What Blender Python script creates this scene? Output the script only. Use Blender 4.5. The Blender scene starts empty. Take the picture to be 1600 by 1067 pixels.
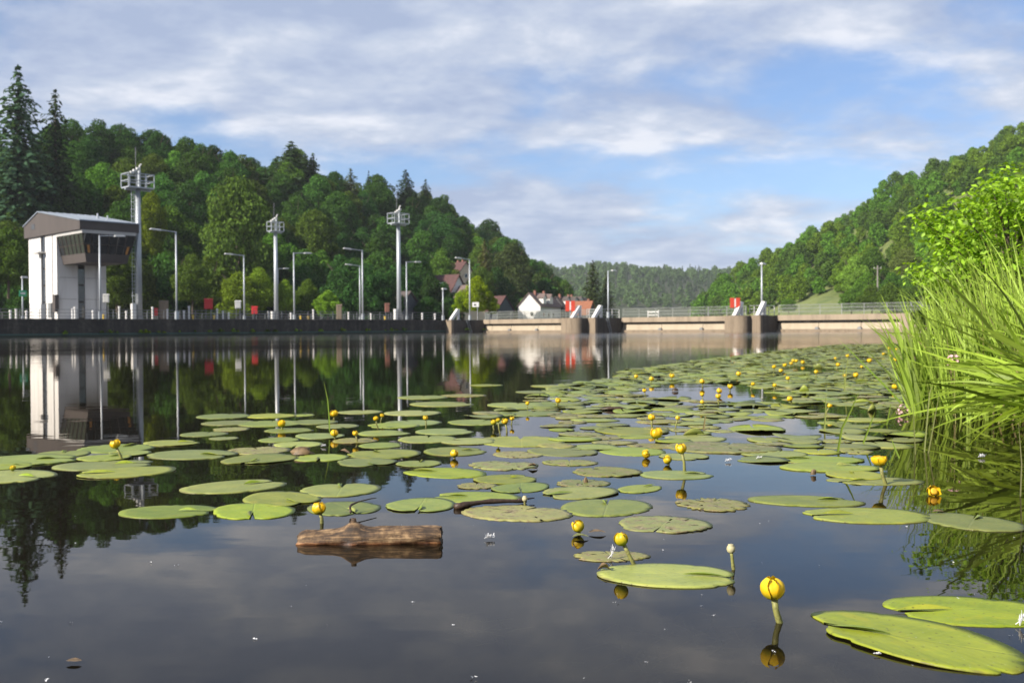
import bpy, math, random
import numpy as np
from mathutils import Vector, Matrix

random.seed(11)
rng = np.random.default_rng(11)
R = math.radians
sc = bpy.context.scene
COL = sc.collection

# ------------------------------------------------------------------ camera
F = 1555.0                      # focal length in pixels of the 1600 px wide photograph (35 mm lens)
CAM_H = 0.62
CAM_M = Matrix.Rotation(math.pi / 2 - 0.01305, 3, 'X') @ Matrix.Rotation(-0.0068, 3, 'Z')
cam_d = bpy.data.cameras.new('camera')
cam_d.lens = 35.0
cam_d.sensor_width = 36.0
cam_d.clip_start = 0.05
cam_d.clip_end = 6000
cam_d.dof.use_dof = True
cam_d.dof.focus_distance = 2.9
cam_d.dof.aperture_fstop = 7.5
cam = bpy.data.objects.new('camera', cam_d)
cam.matrix_world = Matrix.Translation((0, 0, CAM_H)) @ CAM_M.to_4x4()
COL.objects.link(cam)
sc.camera = cam

# ------------------------------------------------------------------ sun and sky
SUN_EL = R(31)
SUN_AZ = math.atan2(-0.82, -0.57)          # compass style: atan2(x, y) of the direction to the sun
sdir = Vector((math.sin(SUN_AZ) * math.cos(SUN_EL), math.cos(SUN_AZ) * math.cos(SUN_EL), math.sin(SUN_EL)))
sun_d = bpy.data.lights.new('sun', 'SUN')
sun_d.energy = 5.0
sun_d.angle = R(0.6)
sun_d.color = (1.0, 0.92, 0.80)
sun = bpy.data.objects.new('sun', sun_d)
sun.rotation_euler = sdir.to_track_quat('Z', 'Y').to_euler()
sun.location = (-60, -40, 90)
COL.objects.link(sun)

world = bpy.data.worlds.new('World')
sc.world = world
world.use_nodes = True


class NT:
    """small helper round a node tree"""
    def __init__(self, tree):
        self.t = tree
        tree.nodes.clear()

    def n(self, typ, **kw):
        nd = self.t.nodes.new(typ)
        ins = kw.pop('ins', {})
        for k, v in kw.items():
            setattr(nd, k, v)
        for k, v in ins.items():
            s = nd.inputs[k]
            if hasattr(v, 'is_output') or isinstance(v, bpy.types.NodeSocket):
                self.t.links.new(v, s)
            else:
                s.default_value = v
        return nd

    def math(self, op, a, b=None, c=None, clamp=False):
        ins = {0: a}
        if b is not None:
            ins[1] = b
        if c is not None:
            ins[2] = c
        return self.n('ShaderNodeMath', operation=op, use_clamp=clamp, ins=ins).outputs[0]

    def mix(self, fac, a, b, blend='MIX'):
        nd = self.n('ShaderNodeMix', data_type='RGBA', blend_type=blend)
        for k, v in ((0, fac), (6, a), (7, b)):
            s = nd.inputs[k]
            if isinstance(v, bpy.types.NodeSocket):
                self.t.links.new(v, s)
            else:
                s.default_value = v if k == 0 else tuple(v) + ((1.0,) if len(v) == 3 else ())
        return nd.outputs[2]

    def ramp(self, fac, stops, interp='LINEAR'):
        nd = self.n('ShaderNodeValToRGB', ins={0: fac})
        cr = nd.color_ramp
        cr.interpolation = interp
        while len(cr.elements) < len(stops):
            cr.elements.new(0.5)
        for e, (p, c) in zip(cr.elements, stops):
            e.position = p
            e.color = tuple(c) + ((1.0,) if len(c) == 3 else ())
        return nd.outputs[0]

    def noise(self, vec, scale, detail=3, rough=0.55, dist=0.0):
        nd = self.n('ShaderNodeTexNoise', ins={'Scale': scale, 'Detail': detail, 'Roughness': rough, 'Distortion': dist})
        if vec is not None:
            self.t.links.new(vec, nd.inputs['Vector'])
        return nd.outputs[0]


def g3(v):
    return (v, v, v)


w = NT(world.node_tree)
tc = w.n('ShaderNodeTexCoord')
sep = w.n('ShaderNodeSeparateXYZ', ins={0: tc.outputs['Generated']})
zz = w.math('MAXIMUM', sep.outputs[2], 0.0)
den = w.math('ADD', zz, 0.22)
px_ = w.math('DIVIDE', sep.outputs[0], den)
py_ = w.math('DIVIDE', sep.outputs[1], den)
cv = w.n('ShaderNodeCombineXYZ', ins={0: px_, 1: py_, 2: 51.6}).outputs[0]
mp = w.n('ShaderNodeMapping', ins={'Vector': cv, 'Location': (0.0, 0.0, 0.0), 'Rotation': (0, 0, R(-12)), 'Scale': (1.55, 1.75, 1.0)}).outputs[0]
n1 = w.noise(mp, 0.55, 2, 0.5, 0.3)
n2 = w.noise(mp, 1.45, 8, 0.54, 0.15)
n3 = w.noise(mp, 7.0, 5, 0.6, 0.3)
dens = w.math('ADD', w.math('MULTIPLY', n1, 0.62), w.math('ADD', w.math('MULTIPLY', n2, 0.48), w.math('MULTIPLY', n3, 0.07)))
cov = w.n('ShaderNodeMapRange', interpolation_type='SMOOTHSTEP', ins={0: dens, 1: 0.440, 2: 0.580, 3: 0.12, 4: 0.96}).outputs[0]
mp2 = w.n('ShaderNodeMapping', ins={'Vector': mp, 'Location': (0.05, 0.10, 0.15)}).outputs[0]
n4 = w.noise(mp2, 1.45, 8, 0.54, 0.15)
n5 = w.noise(mp, 5.0, 6, 0.62, 0.3)
# the sunlit near edge of each cloud is where it thickens towards the sun
edge = w.math('SUBTRACT', n2, n4)
shade = w.math('ADD', w.math('MULTIPLY_ADD', edge, 2.0, 0.28), w.math('MULTIPLY', n5, 0.45))
ccol = w.ramp(shade, [(0.28, (0.325, 0.39, 0.54)), (0.44, (0.39, 0.45, 0.585)), (0.60, (0.47, 0.522, 0.63)), (0.85, (0.68, 0.70, 0.76))])
sky = w.n('ShaderNodeTexSky', sky_type='NISHITA', sun_disc=False, sun_elevation=SUN_EL, sun_rotation=SUN_AZ,
          altitude=100, air_density=1.0, dust_density=0.25, ozone_density=2.5)
bg1 = w.n('ShaderNodeBackground', ins={0: w.mix(1.0, sky.outputs[0], (0.82, 0.92, 1.10), 'MULTIPLY'), 1: 0.076})
bg2 = w.n('ShaderNodeBackground', ins={0: ccol, 1: 0.72})
mx = w.n('ShaderNodeMixShader', ins={0: cov, 1: bg1.outputs[0], 2: bg2.outputs[0]})
w.n('ShaderNodeOutputWorld', ins={0: mx.outputs[0]})

vs = sc.view_settings
vs.view_transform = 'Standard'
vs.look = 'None'
vs.exposure = 0.85
vs.gamma = 1.0
vs.use_curve_mapping = False
sc.render.engine = 'CYCLES'
cy = sc.cycles
cy.use_denoising = True
cy.denoiser = 'OPENIMAGEDENOISE'
cy.max_bounces = 6
cy.diffuse_bounces = 2
cy.glossy_bounces = 3
cy.transmission_bounces = 3
cy.volume_bounces = 0
cy.transparent_max_bounces = 8
cy.caustics_reflective = False
cy.caustics_refractive = False
cy.sample_clamp_indirect = 4.0

# ------------------------------------------------------------------ geometry of the view, used to survey the place


def ray(px, py):
    d = CAM_M @ Vector(((px - 800) / F, -(py - 533.5) / F, -1.0))
    return d


def G(px, py, z=0.0):
    """the point of the level z seen at a pixel of the photograph"""
    d = ray(px, py)
    t = (z - CAM_H) / d.z
    return Vector((0, 0, CAM_H)) + d * t


def AT(px, py, D):
    """the point seen at a pixel at D metres down range"""
    d = ray(px, py)
    return Vector((0, 0, CAM_H)) + d * (D / d.y)


def U(px):
    return (px - 800) / F


# ------------------------------------------------------------------ mesh helpers
class MB:
    def __init__(self):
        self.v = []
        self.f = []

    def add(self, vs_, fs):
        b = len(self.v)
        self.v += [tuple(p) for p in vs_]
        self.f += [tuple(i + b for i in f) for f in fs]
        return self

    def box(self, x0, x1, y0, y1, z0, z1):
        self.add([(x0, y0, z0), (x1, y0, z0), (x1, y1, z0), (x0, y1, z0), (x0, y0, z1), (x1, y0, z1), (x1, y1, z1), (x0, y1, z1)],
                 [(3, 2, 1, 0), (4, 5, 6, 7), (0, 1, 5, 4), (1, 2, 6, 5), (2, 3, 7, 6), (3, 0, 4, 7)])
        return self

    def hexa(self, lo, hi):
        """eight corners: lower ring of four, upper ring of four"""
        self.add(list(lo) + list(hi), [(3, 2, 1, 0), (4, 5, 6, 7), (0, 1, 5, 4), (1, 2, 6, 5), (2, 3, 7, 6), (3, 0, 4, 7)])
        return self

    def tube(self, pts, rad, n=8, cap=True):
        pts = [Vector(p) for p in pts]
        if not hasattr(rad, '__len__'):
            rad = [rad] * len(pts)
        rings = []
        up = Vector((0, 0, 1))
        prev = None
        for i, p in enumerate(pts):
            t = (pts[min(i + 1, len(pts) - 1)] - pts[max(i - 1, 0)]).normalized()
            if prev is None:
                a = up if abs(t.z) < 0.9 else Vector((1, 0, 0))
                x = t.cross(a).normalized()
            else:
                x = (prev - t * prev.dot(t)).normalized()
            prev = x
            y = t.cross(x)
            rings.append([p + (x * math.cos(2 * math.pi * k / n) + y * math.sin(2 * math.pi * k / n)) * rad[i] for k in range(n)])
        vs_ = [q for r in rings for q in r]
        fs = []
        for i in range(len(pts) - 1):
            for k in range(n):
                a, b = i * n + k, i * n + (k + 1) % n
                fs.append((a, b, b + n, a + n))
        if cap:
            fs.append(tuple(range(n - 1, -1, -1)))
            fs.append(tuple(range((len(pts) - 1) * n, len(pts) * n)))
        self.add(vs_, fs)
        return self

    def prism(self, poly, y0, y1, axis='y'):
        """polygon in (x,z) extruded along y, or in (y,z) extruded along x"""
        n = len(poly)
        if axis == 'y':
            a = [(p[0], y0, p[1]) for p in poly]
            b = [(p[0], y1, p[1]) for p in poly]
        elif axis == 'x':
            a = [(y0, p[0], p[1]) for p in poly]
            b = [(y1, p[0], p[1]) for p in poly]
        else:
            a = [(p[0], p[1], y0) for p in poly]
            b = [(p[0], p[1], y1) for p in poly]
        self.add(a + b, [tuple(range(n)), tuple(range(2 * n - 1, n - 1, -1))] + [(i, (i + 1) % n, n + (i + 1) % n, n + i)[::-1] for i in range(n)])
        return self

    def lathe(self, prof, n=12, c=(0, 0, 0)):
        vs_ = []
        for r, z in prof:
            for k in range(n):
                a = 2 * math.pi * k / n
                vs_.append((c[0] + r * math.cos(a), c[1] + r * math.sin(a), c[2] + z))
        fs = []
        for i in range(len(prof) - 1):
            for k in range(n):
                fs.append((i * n + k, i * n + (k + 1) % n, (i + 1) * n + (k + 1) % n, (i + 1) * n + k))
        fs.append(tuple(range(n - 1, -1, -1)))
        fs.append(tuple(range((len(prof) - 1) * n, len(prof) * n)))
        self.add(vs_, fs)
        return self

    def mesh(self, name, mat, smooth=False):
        me = bpy.data.meshes.new(name)
        me.from_pydata(self.v, [], self.f)
        if mat is not None:
            me.materials.append(mat)
        me.update()
        import bmesh as _bm
        bm = _bm.new()
        bm.from_mesh(me)
        _bm.ops.recalc_face_normals(bm, faces=bm.faces)
        bm.to_mesh(me)
        bm.free()
        if smooth:
            me.polygons.foreach_set('use_smooth', [True] * len(me.polygons))
        return me

    def build(self, name, mat, parent=None, smooth=False, bevel=0.0):
        o = link(name, self.mesh(name, mat, smooth), parent)
        if bevel:
            m = o.modifiers.new('bevel', 'BEVEL')
            m.width = bevel
            m.segments = 2
        return o


def link(name, data, parent=None):
    o = bpy.data.objects.new(name, data)
    COL.objects.link(o)
    if parent is not None:
        o.parent = parent
    return o


def np_mesh(name, v, quads, mat, smooth=False):
    """mesh from a numpy vertex array and an (n,3) or (n,4) face array"""
    me = bpy.data.meshes.new(name)
    v = np.asarray(v, dtype=np.float32)
    q = np.asarray(quads, dtype=np.int32)
    k = q.shape[1]
    me.vertices.add(len(v))
    me.vertices.foreach_set('co', v.ravel())
    me.loops.add(q.size)
    me.loops.foreach_set('vertex_index', q.ravel())
    me.polygons.add(len(q))
    me.polygons.foreach_set('loop_start', np.arange(0, q.size, k, dtype=np.int32))
    me.polygons.foreach_set('loop_total', np.full(len(q), k, dtype=np.int32))
    if smooth:
        me.polygons.foreach_set('use_smooth', np.ones(len(q), dtype=bool))
    me.materials.append(mat)
    me.update(calc_edges=True)
    me.validate()
    return me


def tag(o, label=None, cat=None, group=None, kind=None):
    if label:
        o['label'] = label
    if cat:
        o['category'] = cat
    if group:
        o['group'] = group
    if kind:
        o['kind'] = kind
    return o


def thing(name, label, cat, loc=(0, 0, 0), rz=0.0, group=None):
    o = bpy.data.objects.new(name, None)
    o.empty_display_size = 0.2
    COL.objects.link(o)
    o.location = loc
    o.rotation_euler = (0, 0, rz)
    return tag(o, label, cat, group)


# ------------------------------------------------------------------ materials
def newmat(name):
    m = bpy.data.materials.new(name)
    m.use_nodes = True
    return m, NT(m.node_tree)


def mat_plain(name, col, rough=0.6, var=0.15, scale=2.0, metal=0.0, spec=0.4, bump=0.0, dark=None, streak=False):
    """a plain surface with uneven tone; streak stretches the stains downwards"""
    m, t = newmat(name)
    c = t.n('ShaderNodeTexCoord').outputs['Object']
    if streak:
        c = t.n('ShaderNodeMapping', ins={'Vector': c, 'Scale': (1.0, 1.0, 0.12)}).outputs[0]
    nz = t.noise(c, scale, 6, 0.62)
    nz2 = t.noise(c, scale * 7.3, 4, 0.6)
    f = t.math('ADD', t.math('MULTIPLY', nz, 0.7), t.math('MULTIPLY', nz2, 0.3))
    lo = dark if dark else tuple(x * (1 - 2 * var) for x in col)
    hi = tuple(min(1, x * (1 + var)) for x in col)
    cc = t.ramp(f, [(0.32, lo), (0.5, col), (0.7, hi)])
    b = t.n('ShaderNodeBsdfPrincipled', ins={'Base Color': cc, 'Roughness': rough, 'Metallic': metal, 'Specular IOR Level': spec})
    if bump:
        bn = t.n('ShaderNodeBump', ins={'Strength': 0.6, 'Distance': bump, 'Height': f})
        t.t.links.new(bn.outputs[0], b.inputs['Normal'])
    t.n('ShaderNodeOutputMaterial', ins={0: b.outputs[0]})
    return m


def mat_leaf(name, trans=0.35, spread=0.55, gloss=0.05, col=None, grough=0.4, hue=(0.488, 0.512)):
    """foliage: tint from the object's colour, different from leaf clump to leaf clump"""
    m, t = newmat(name)
    oi = t.n('ShaderNodeObjectInfo')
    ge = t.n('ShaderNodeNewGeometry')
    base = oi.outputs['Color'] if col is None else t.n('ShaderNodeRGB').outputs[0]
    if col is not None:
        base.default_value = tuple(col) + (1,)
    k = t.n('ShaderNodeMapRange', ins={0: ge.outputs['Random Per Island'], 1: 0, 2: 1, 3: 1 - spread, 4: 1 + spread}).outputs[0]
    k2 = t.n('ShaderNodeMapRange', ins={0: oi.outputs['Random'], 1: 0, 2: 1, 3: 0.78, 4: 1.25}).outputs[0]
    kk = t.math('MULTIPLY', k, k2)
    cc = t.mix(1.0, base, t.n('ShaderNodeCombineColor', ins={0: kk, 1: kk, 2: kk}).outputs[0], 'MULTIPLY')
    hs = t.n('ShaderNodeHueSaturation', ins={'Hue': t.n('ShaderNodeMapRange', ins={0: oi.outputs['Random'], 1: 0, 2: 1, 3: hue[0], 4: hue[1]}).outputs[0], 'Color': cc}).outputs[0]
    d = t.n('ShaderNodeBsdfDiffuse', ins={0: hs})
    tr = t.n('ShaderNodeBsdfTranslucent', ins={0: t.mix(1.0, hs, (1.25, 1.2, 0.55), 'MULTIPLY')})
    mx_ = t.n('ShaderNodeMixShader', ins={0: trans, 1: d.outputs[0], 2: tr.outputs[0]})
    out = mx_
    if gloss:
        gl = t.n('ShaderNodeBsdfGlossy', ins={0: (1, 1, 1, 1), 'Roughness': grough})
        out = t.n('ShaderNodeMixShader', ins={0: gloss, 1: mx_.outputs[0], 2: gl.outputs[0]})
    t.n('ShaderNodeOutputMaterial', ins={0: out.outputs[0]})
    return m


def mat_water():
    m, t = newmat('river_water')
    c = t.n('ShaderNodeTexCoord').outputs['Object']
    ma = t.n('ShaderNodeMapping', ins={'Vector': c, 'Rotation': (0, 0, R(8)), 'Scale': (0.7, 1.3, 1.0)}).outputs[0]
    a = t.noise(ma, 3.2, 2, 0.5, 0.2)
    b = t.noise(ma, 0.55, 3, 0.5, 0.3)
    d = t.noise(ma, 14.0, 2, 0.5)
    patch = t.n('ShaderNodeMapRange', interpolation_type='SMOOTHSTEP', ins={0: t.noise(c, 0.06, 3, 0.5), 1: 0.40, 2: 0.62, 3: 0.35, 4: 1.25}).outputs[0]
    h = t.math('ADD', t.math('MULTIPLY', a, 0.0034), t.math('ADD', t.math('MULTIPLY', b, 0.006), t.math('MULTIPLY', d, 0.0003)))
    far = t.n('ShaderNodeMapRange', interpolation_type='SMOOTHSTEP', ins={0: t.n('ShaderNodeSeparateXYZ', ins={0: c}).outputs[1], 1: 16.0, 2: 75.0, 3: 0.0, 4: 1.0}).outputs[0]
    h = t.math('MULTIPLY', h, t.math('MULTIPLY', patch, t.math('MULTIPLY_ADD', far, 1.6, 1.0)))
    bn = t.n('ShaderNodeBump', ins={'Strength': 1.0, 'Distance': 0.42, 'Height': h}).outputs[0]
    fr = t.n('ShaderNodeFresnel', ins={0: 1.333, 'Normal': bn}).outputs[0]
    gl = t.n('ShaderNodeBsdfGlossy', ins={0: (0.92, 0.875, 0.82, 1), 'Roughness': t.math('MULTIPLY_ADD', far, 0.085, 0.012), 'Normal': bn})
    mur = t.n('ShaderNodeBsdfDiffuse', ins={0: (0.0095, 0.0078, 0.0046, 1)})
    trn = t.n('ShaderNodeBsdfTransparent', ins={0: (0.70, 0.58, 0.38, 1)})
    body = t.n('ShaderNodeMixShader', ins={0: 0.30, 1: mur.outputs[0], 2: trn.outputs[0]})
    o = t.n('ShaderNodeMixShader', ins={0: fr, 1: body.outputs[0], 2: gl.outputs[0]})
    t.n('ShaderNodeOutputMaterial', ins={0: o.outputs[0]})
    return m


def mat_pad(name, decay=0.0, base=(0.168, 0.212, 0.030)):
    """floating leaf: midrib and side veins from the leaf's own UV, insect marks, brown where it rots"""
    m, t = newmat(name)
    uv = t.n('ShaderNodeUVMap', uv_map='leaf').outputs[0]
    oi = t.n('ShaderNodeObjectInfo')
    ge = t.n('ShaderNodeNewGeometry').outputs['Random Per Island']
    rnd = t.math('FRACT', t.math('ADD', oi.outputs['Random'], ge))
    s = t.n('ShaderNodeSeparateXYZ', ins={0: uv})
    off = t.n('ShaderNodeVectorMath', operation='ADD', ins={0: uv}).outputs[0].node
    t.t.links.new(t.n('ShaderNodeCombineXYZ', ins={0: t.math('MULTIPLY', rnd, 37.0), 1: t.math('MULTIPLY', rnd, 17.0)}).outputs[0], off.inputs[1])
    vec = off.outputs[0]
    av = t.math('ABSOLUTE', s.outputs[1])
    mid = t.n('ShaderNodeMapRange', interpolation_type='SMOOTHSTEP', ins={0: av, 1: 0.0, 2: 0.035, 3: 1.0, 4: 0.0}).outputs[0]
    ph = t.math('MULTIPLY', t.math('SUBTRACT', s.outputs[0], t.math('MULTIPLY', av, 0.75)), 42.0)
    vein = t.math('POWER', t.math('MULTIPLY_ADD', t.math('SINE', ph), 0.5, 0.5), 6.0)
    tone = t.noise(vec, 1.6, 5, 0.6)
    fine = t.noise(vec, 9.0, 4, 0.65)
    f = t.math('ADD', t.math('MULTIPLY', tone, 0.65), t.math('MULTIPLY', fine, 0.35))
    lo = tuple(x * k for x, k in zip(base, (0.72, 0.78, 0.8)))
    hi = tuple(x * k for x, k in zip(base, (1.28, 1.2, 1.3)))
    c = t.ramp(f, [(0.33, lo), (0.5, base), (0.68, hi)])
    c = t.mix(t.math('MULTIPLY', vein, 0.15), c, tuple(x * 1.4 for x in base))
    c = t.mix(t.math('MULTIPLY', mid, 0.35), c, (0.22, 0.27, 0.06))
    rad_ = t.n('ShaderNodeVectorMath', operation='LENGTH', ins={0: uv}).outputs['Value']
    ed = t.n('ShaderNodeMapRange', interpolation_type='SMOOTHSTEP', ins={0: t.math('ADD', rad_, t.math('MULTIPLY', t.math('SUBTRACT', t.noise(vec, 5.0, 5, 0.7), 0.5), 0.35)), 1: 0.95, 2: 1.08, 3: 0.0, 4: 0.75}).outputs[0]
    c = t.mix(ed, c, (0.10, 0.085, 0.03))
    pat = t.n('ShaderNodeMapRange', interpolation_type='SMOOTHSTEP', ins={0: t.noise(vec, 2.4, 6, 0.65, 0.4), 1: 0.52, 2: 0.68, 3: 0.0, 4: 0.55}).outputs[0]
    c = t.mix(pat, c, tuple(x * k for x, k in zip(base, (1.45, 1.18, 0.9))))
    k = t.n('ShaderNodeMapRange', ins={0: rnd, 1: 0, 2: 1, 3: 0.72, 4: 1.20}).outputs[0]
    c = t.mix(1.0, c, t.n('ShaderNodeCombineColor', ins={0: k, 1: k, 2: k}).outputs[0], 'MULTIPLY')
    c = t.n('ShaderNodeHueSaturation', ins={'Hue': t.n('ShaderNodeMapRange', ins={0: t.math('FRACT', t.math('MULTIPLY', rnd, 7.3)), 1: 0, 2: 1, 3: 0.476, 4: 0.508}).outputs[0],
                                           'Saturation': t.n('ShaderNodeMapRange', ins={0: t.math('FRACT', t.math('MULTIPLY', rnd, 3.1)), 1: 0, 2: 1, 3: 0.82, 4: 1.05}).outputs[0], 'Color': c}).outputs[0]
    # specks and nibble marks
    vo = t.n('ShaderNodeTexVoronoi', voronoi_dimensions='2D', ins={'Vector': vec, 'Scale': 8.0, 'Randomness': 1.0})
    sp = t.math('LESS_THAN', t.math('ADD', vo.outputs[0], t.math('MULTIPLY', fine, 0.10)), 0.155)
    sp = t.math('MULTIPLY', sp, t.math('GREATER_THAN', t.n('ShaderNodeSeparateColor', ins={0: vo.outputs[1]}).outputs[0], 0.72))
    c = t.mix(t.math('MULTIPLY', sp, 0.75), c, (0.07, 0.055, 0.02))
    vo2 = t.n('ShaderNodeTexVoronoi', voronoi_dimensions='2D', ins={'Vector': vec, 'Scale': 11.0, 'Randomness': 1.0})
    sp2 = t.math('LESS_THAN', t.math('ADD', vo2.outputs[0], t.math('MULTIPLY', tone, 0.05)), 0.10)
    sp2 = t.math('MULTIPLY', sp2, t.math('GREATER_THAN', t.n('ShaderNodeSeparateColor', ins={0: vo2.outputs[1]}).outputs[0], 0.80))
    c = t.mix(t.math('MULTIPLY', sp2, 0.6), c, (0.38, 0.40, 0.27))
    # rot
    rn = t.noise(vec, 3.3, 8, 0.72, 0.5)
    th = 0.72 - 0.22 * decay
    rot = t.n('ShaderNodeMapRange', interpolation_type='SMOOTHSTEP', ins={0: rn, 1: th - 0.03, 2: th + 0.05, 3: 0.0, 4: 0.9}).outputs[0]
    rc = t.ramp(t.noise(vec, 14, 4, 0.7), [(0.35, (0.05, 0.036, 0.02)), (0.52, (0.20, 0.15, 0.07)), (0.70, (0.44, 0.38, 0.24))])
    c = t.mix(rot, c, rc)
    bh = t.math('ADD', t.math('MULTIPLY', vein, 0.07), t.math('ADD', t.math('MULTIPLY', mid, 0.4), t.math('MULTIPLY', f, 0.9)))
    bn = t.n('ShaderNodeBump', ins={'Strength': 0.35, 'Distance': 0.006, 'Height': bh}).outputs[0]
    p = t.n('ShaderNodeBsdfPrincipled', ins={'Base Color': c, 'Roughness': t.math('MULTIPLY_ADD', fine, 0.25, 0.36), 'Specular IOR Level': 0.30, 'Normal': bn})
    t.n('ShaderNodeOutputMaterial', ins={0: p.outputs[0]})
    return m


def mat_petal(name, lo, mid, hi, zlo=0.0, zhi=0.05):
    m, t = newmat(name)
    c = t.n('ShaderNodeTexCoord').outputs['Object']
    s = t.n('ShaderNodeSeparateXYZ', ins={0: c})
    nz = t.noise(c, 60.0, 4, 0.6)
    f = t.n('ShaderNodeMapRange', ins={0: s.outputs[2], 1: zlo, 2: zhi, 3: 0.0, 4: 1.0}).outputs[0]
    f = t.math('ADD', f, t.math('MULTIPLY', t.math('SUBTRACT', nz, 0.5), 0.55))
    cc = t.ramp(f, [(0.05, lo), (0.38, mid), (0.95, hi)])
    d = t.n('ShaderNodeBsdfPrincipled', ins={'Base Color': cc, 'Roughness': 0.38, 'Specular IOR Level': 0.4})
    tr = t.n('ShaderNodeBsdfTranslucent', ins={0: cc})
    mx_ = t.n('ShaderNodeMixShader', ins={0: 0.22, 1: d.outputs[0], 2: tr.outputs[0]})
    t.n('ShaderNodeOutputMaterial', ins={0: mx_.outputs[0]})
    return m


def mat_wood():
    m, t = newmat('driftwood')
    c = t.n('ShaderNodeTexCoord').outputs['Object']
    s = t.n('ShaderNodeMapping', ins={'Vector': c, 'Scale': (7.0, 60.0, 60.0)}).outputs[0]
    a = t.noise(s, 1.0, 8, 0.72, 1.2)
    b = t.noise(c, 22.0, 6, 0.7)
    f = t.math('ADD', t.math('MULTIPLY', a, 0.55), t.math('MULTIPLY', b, 0.45))
    cc = t.ramp(f, [(0.36, (0.012, 0.008, 0.005)), (0.45, (0.045, 0.026, 0.014)), (0.51, (0.125, 0.074, 0.036)), (0.58, (0.27, 0.172, 0.085)), (0.67, (0.50, 0.345, 0.19))])
    z = t.n('ShaderNodeSeparateXYZ', ins={0: c}).outputs[2]
    wet = t.n('ShaderNodeMapRange', interpolation_type='SMOOTHSTEP', ins={0: t.math('ADD', z, t.math('MULTIPLY', t.math('SUBTRACT', b, 0.5), 0.03)), 1: -0.006, 2: 0.016, 3: 1.0, 4: 0.0}).outputs[0]
    cc = t.mix(t.math('MULTIPLY', wet, 0.85), cc, t.mix(1.0, cc, (1.25, 0.55, 0.14), 'MULTIPLY'))
    bn = t.n('ShaderNodeBump', ins={'Strength': 0.9, 'Distance': 0.008, 'Height': f}).outputs[0]
    p = t.n('ShaderNodeBsdfPrincipled', ins={'Base Color': cc, 'Roughness': t.math('MULTIPLY_ADD', wet, -0.4, 0.75), 'Normal': bn})
    t.n('ShaderNodeOutputMaterial', ins={0: p.outputs[0]})
    return m


def mat_glass(name, tint=(0.02, 0.022, 0.024)):
    m, t = newmat(name)
    b = t.n('ShaderNodeBsdfPrincipled', ins={'Base Color': tuple(tint) + (1,), 'Roughness': 0.06, 'Specular IOR Level': 0.8})
    t.n('ShaderNodeOutputMaterial', ins={0: b.outputs[0]})
    return m


def mat_quaywall():
    m, t = newmat('quay_concrete')
    c = t.n('ShaderNodeTexCoord').outputs['Object']
    st = t.n('ShaderNodeMapping', ins={'Vector': c, 'Scale': (0.9, 0.9, 0.10)}).outputs[0]
    a = t.noise(st, 1.1, 6, 0.65)
    b = t.noise(c, 2.5, 6, 0.65)
    z = t.n('ShaderNodeSeparateXYZ', ins={0: c}).outputs[2]
    cc = t.ramp(t.math('ADD', t.math('MULTIPLY', a, 0.6), t.math('MULTIPLY', b, 0.4)), [(0.36, (0.009, 0.008, 0.007)), (0.5, (0.026, 0.022, 0.018)), (0.66, (0.085, 0.074, 0.060))])
    al = t.n('ShaderNodeMapRange', interpolation_type='SMOOTHSTEP', ins={0: t.math('ADD', z, t.math('MULTIPLY', b, 0.12)), 1: 0.30, 2: 0.45, 3: 1.0, 4: 0.0}).outputs[0]
    cc = t.mix(t.math('MULTIPLY', al, 0.85), cc, (0.022, 0.036, 0.022))
    band = t.math('MULTIPLY', t.math('GREATER_THAN', z, 0.27), t.math('LESS_THAN', z, 0.40))
    cc = t.mix(t.math('MULTIPLY', band, 0.7), cc, (0.035, 0.11, 0.10))
    p = t.n('ShaderNodeBsdfPrincipled', ins={'Base Color': cc, 'Roughness': 0.8})
    t.n('ShaderNodeOutputMaterial', ins={0: p.outputs[0]})
    return m


M = {}
M['water'] = mat_water()
M['bed'] = mat_plain('mud', (0.05, 0.042, 0.028), 0.9, 0.3, 3.0)
M['quaywall'] = mat_quaywall()
M['paving'] = mat_plain('quay_paving', (0.20, 0.185, 0.165), 0.85, 0.15, 0.8)
M['concrete'] = mat_plain('weir_concrete', (0.275, 0.22, 0.16), 0.85, 0.16, 0.9, dark=(0.15, 0.118, 0.085), streak=True)
M['coping'] = mat_plain('dark_coping', (0.07, 0.064, 0.055), 0.85, 0.25, 1.5)
M['gate'] = mat_plain('gate_plate', (0.335, 0.28, 0.205), 0.7, 0.08, 0.7, dark=(0.26, 0.21, 0.15), streak=True)
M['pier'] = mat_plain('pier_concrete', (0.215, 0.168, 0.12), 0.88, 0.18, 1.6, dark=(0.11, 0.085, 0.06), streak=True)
M['piershade'] = mat_plain('shade_toned_pier_concrete', (0.065, 0.055, 0.045), 0.85, 0.25, 1.2, dark=(0.022, 0.02, 0.016), streak=True)  # pier concrete again, with the dark of the shaded sides put into its colour
M['white'] = mat_plain('white_paint', (0.66, 0.65, 0.63), 0.5, 0.05, 1.2, dark=(0.56, 0.55, 0.52), streak=True)
M['render'] = mat_plain('white_render', (0.60, 0.59, 0.58), 0.8, 0.06, 0.7, dark=(0.47, 0.455, 0.43), streak=True)
M['brown'] = mat_plain('brown_cladding', (0.066, 0.055, 0.051), 0.65, 0.12, 0.8, streak=True)
M['darkbrown'] = mat_plain('dark_frame', (0.045, 0.035, 0.03), 0.5, 0.15, 1.0)
M['fascia'] = mat_plain('grey_fascia', (0.45, 0.44, 0.43), 0.6, 0.06, 0.8)
M['zinc'] = mat_plain('zinc_roof', (0.25, 0.285, 0.33), 0.45, 0.1, 0.5, metal=0.3)
M['glass'] = mat_glass('dark_glass')
M['orange'] = mat_plain('orange_blind', (0.45, 0.20, 0.05), 0.7, 0.1)
M['galv'] = mat_plain('galvanised_steel', (0.38, 0.41, 0.44), 0.45, 0.08, 1.5, metal=0.35)
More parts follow.
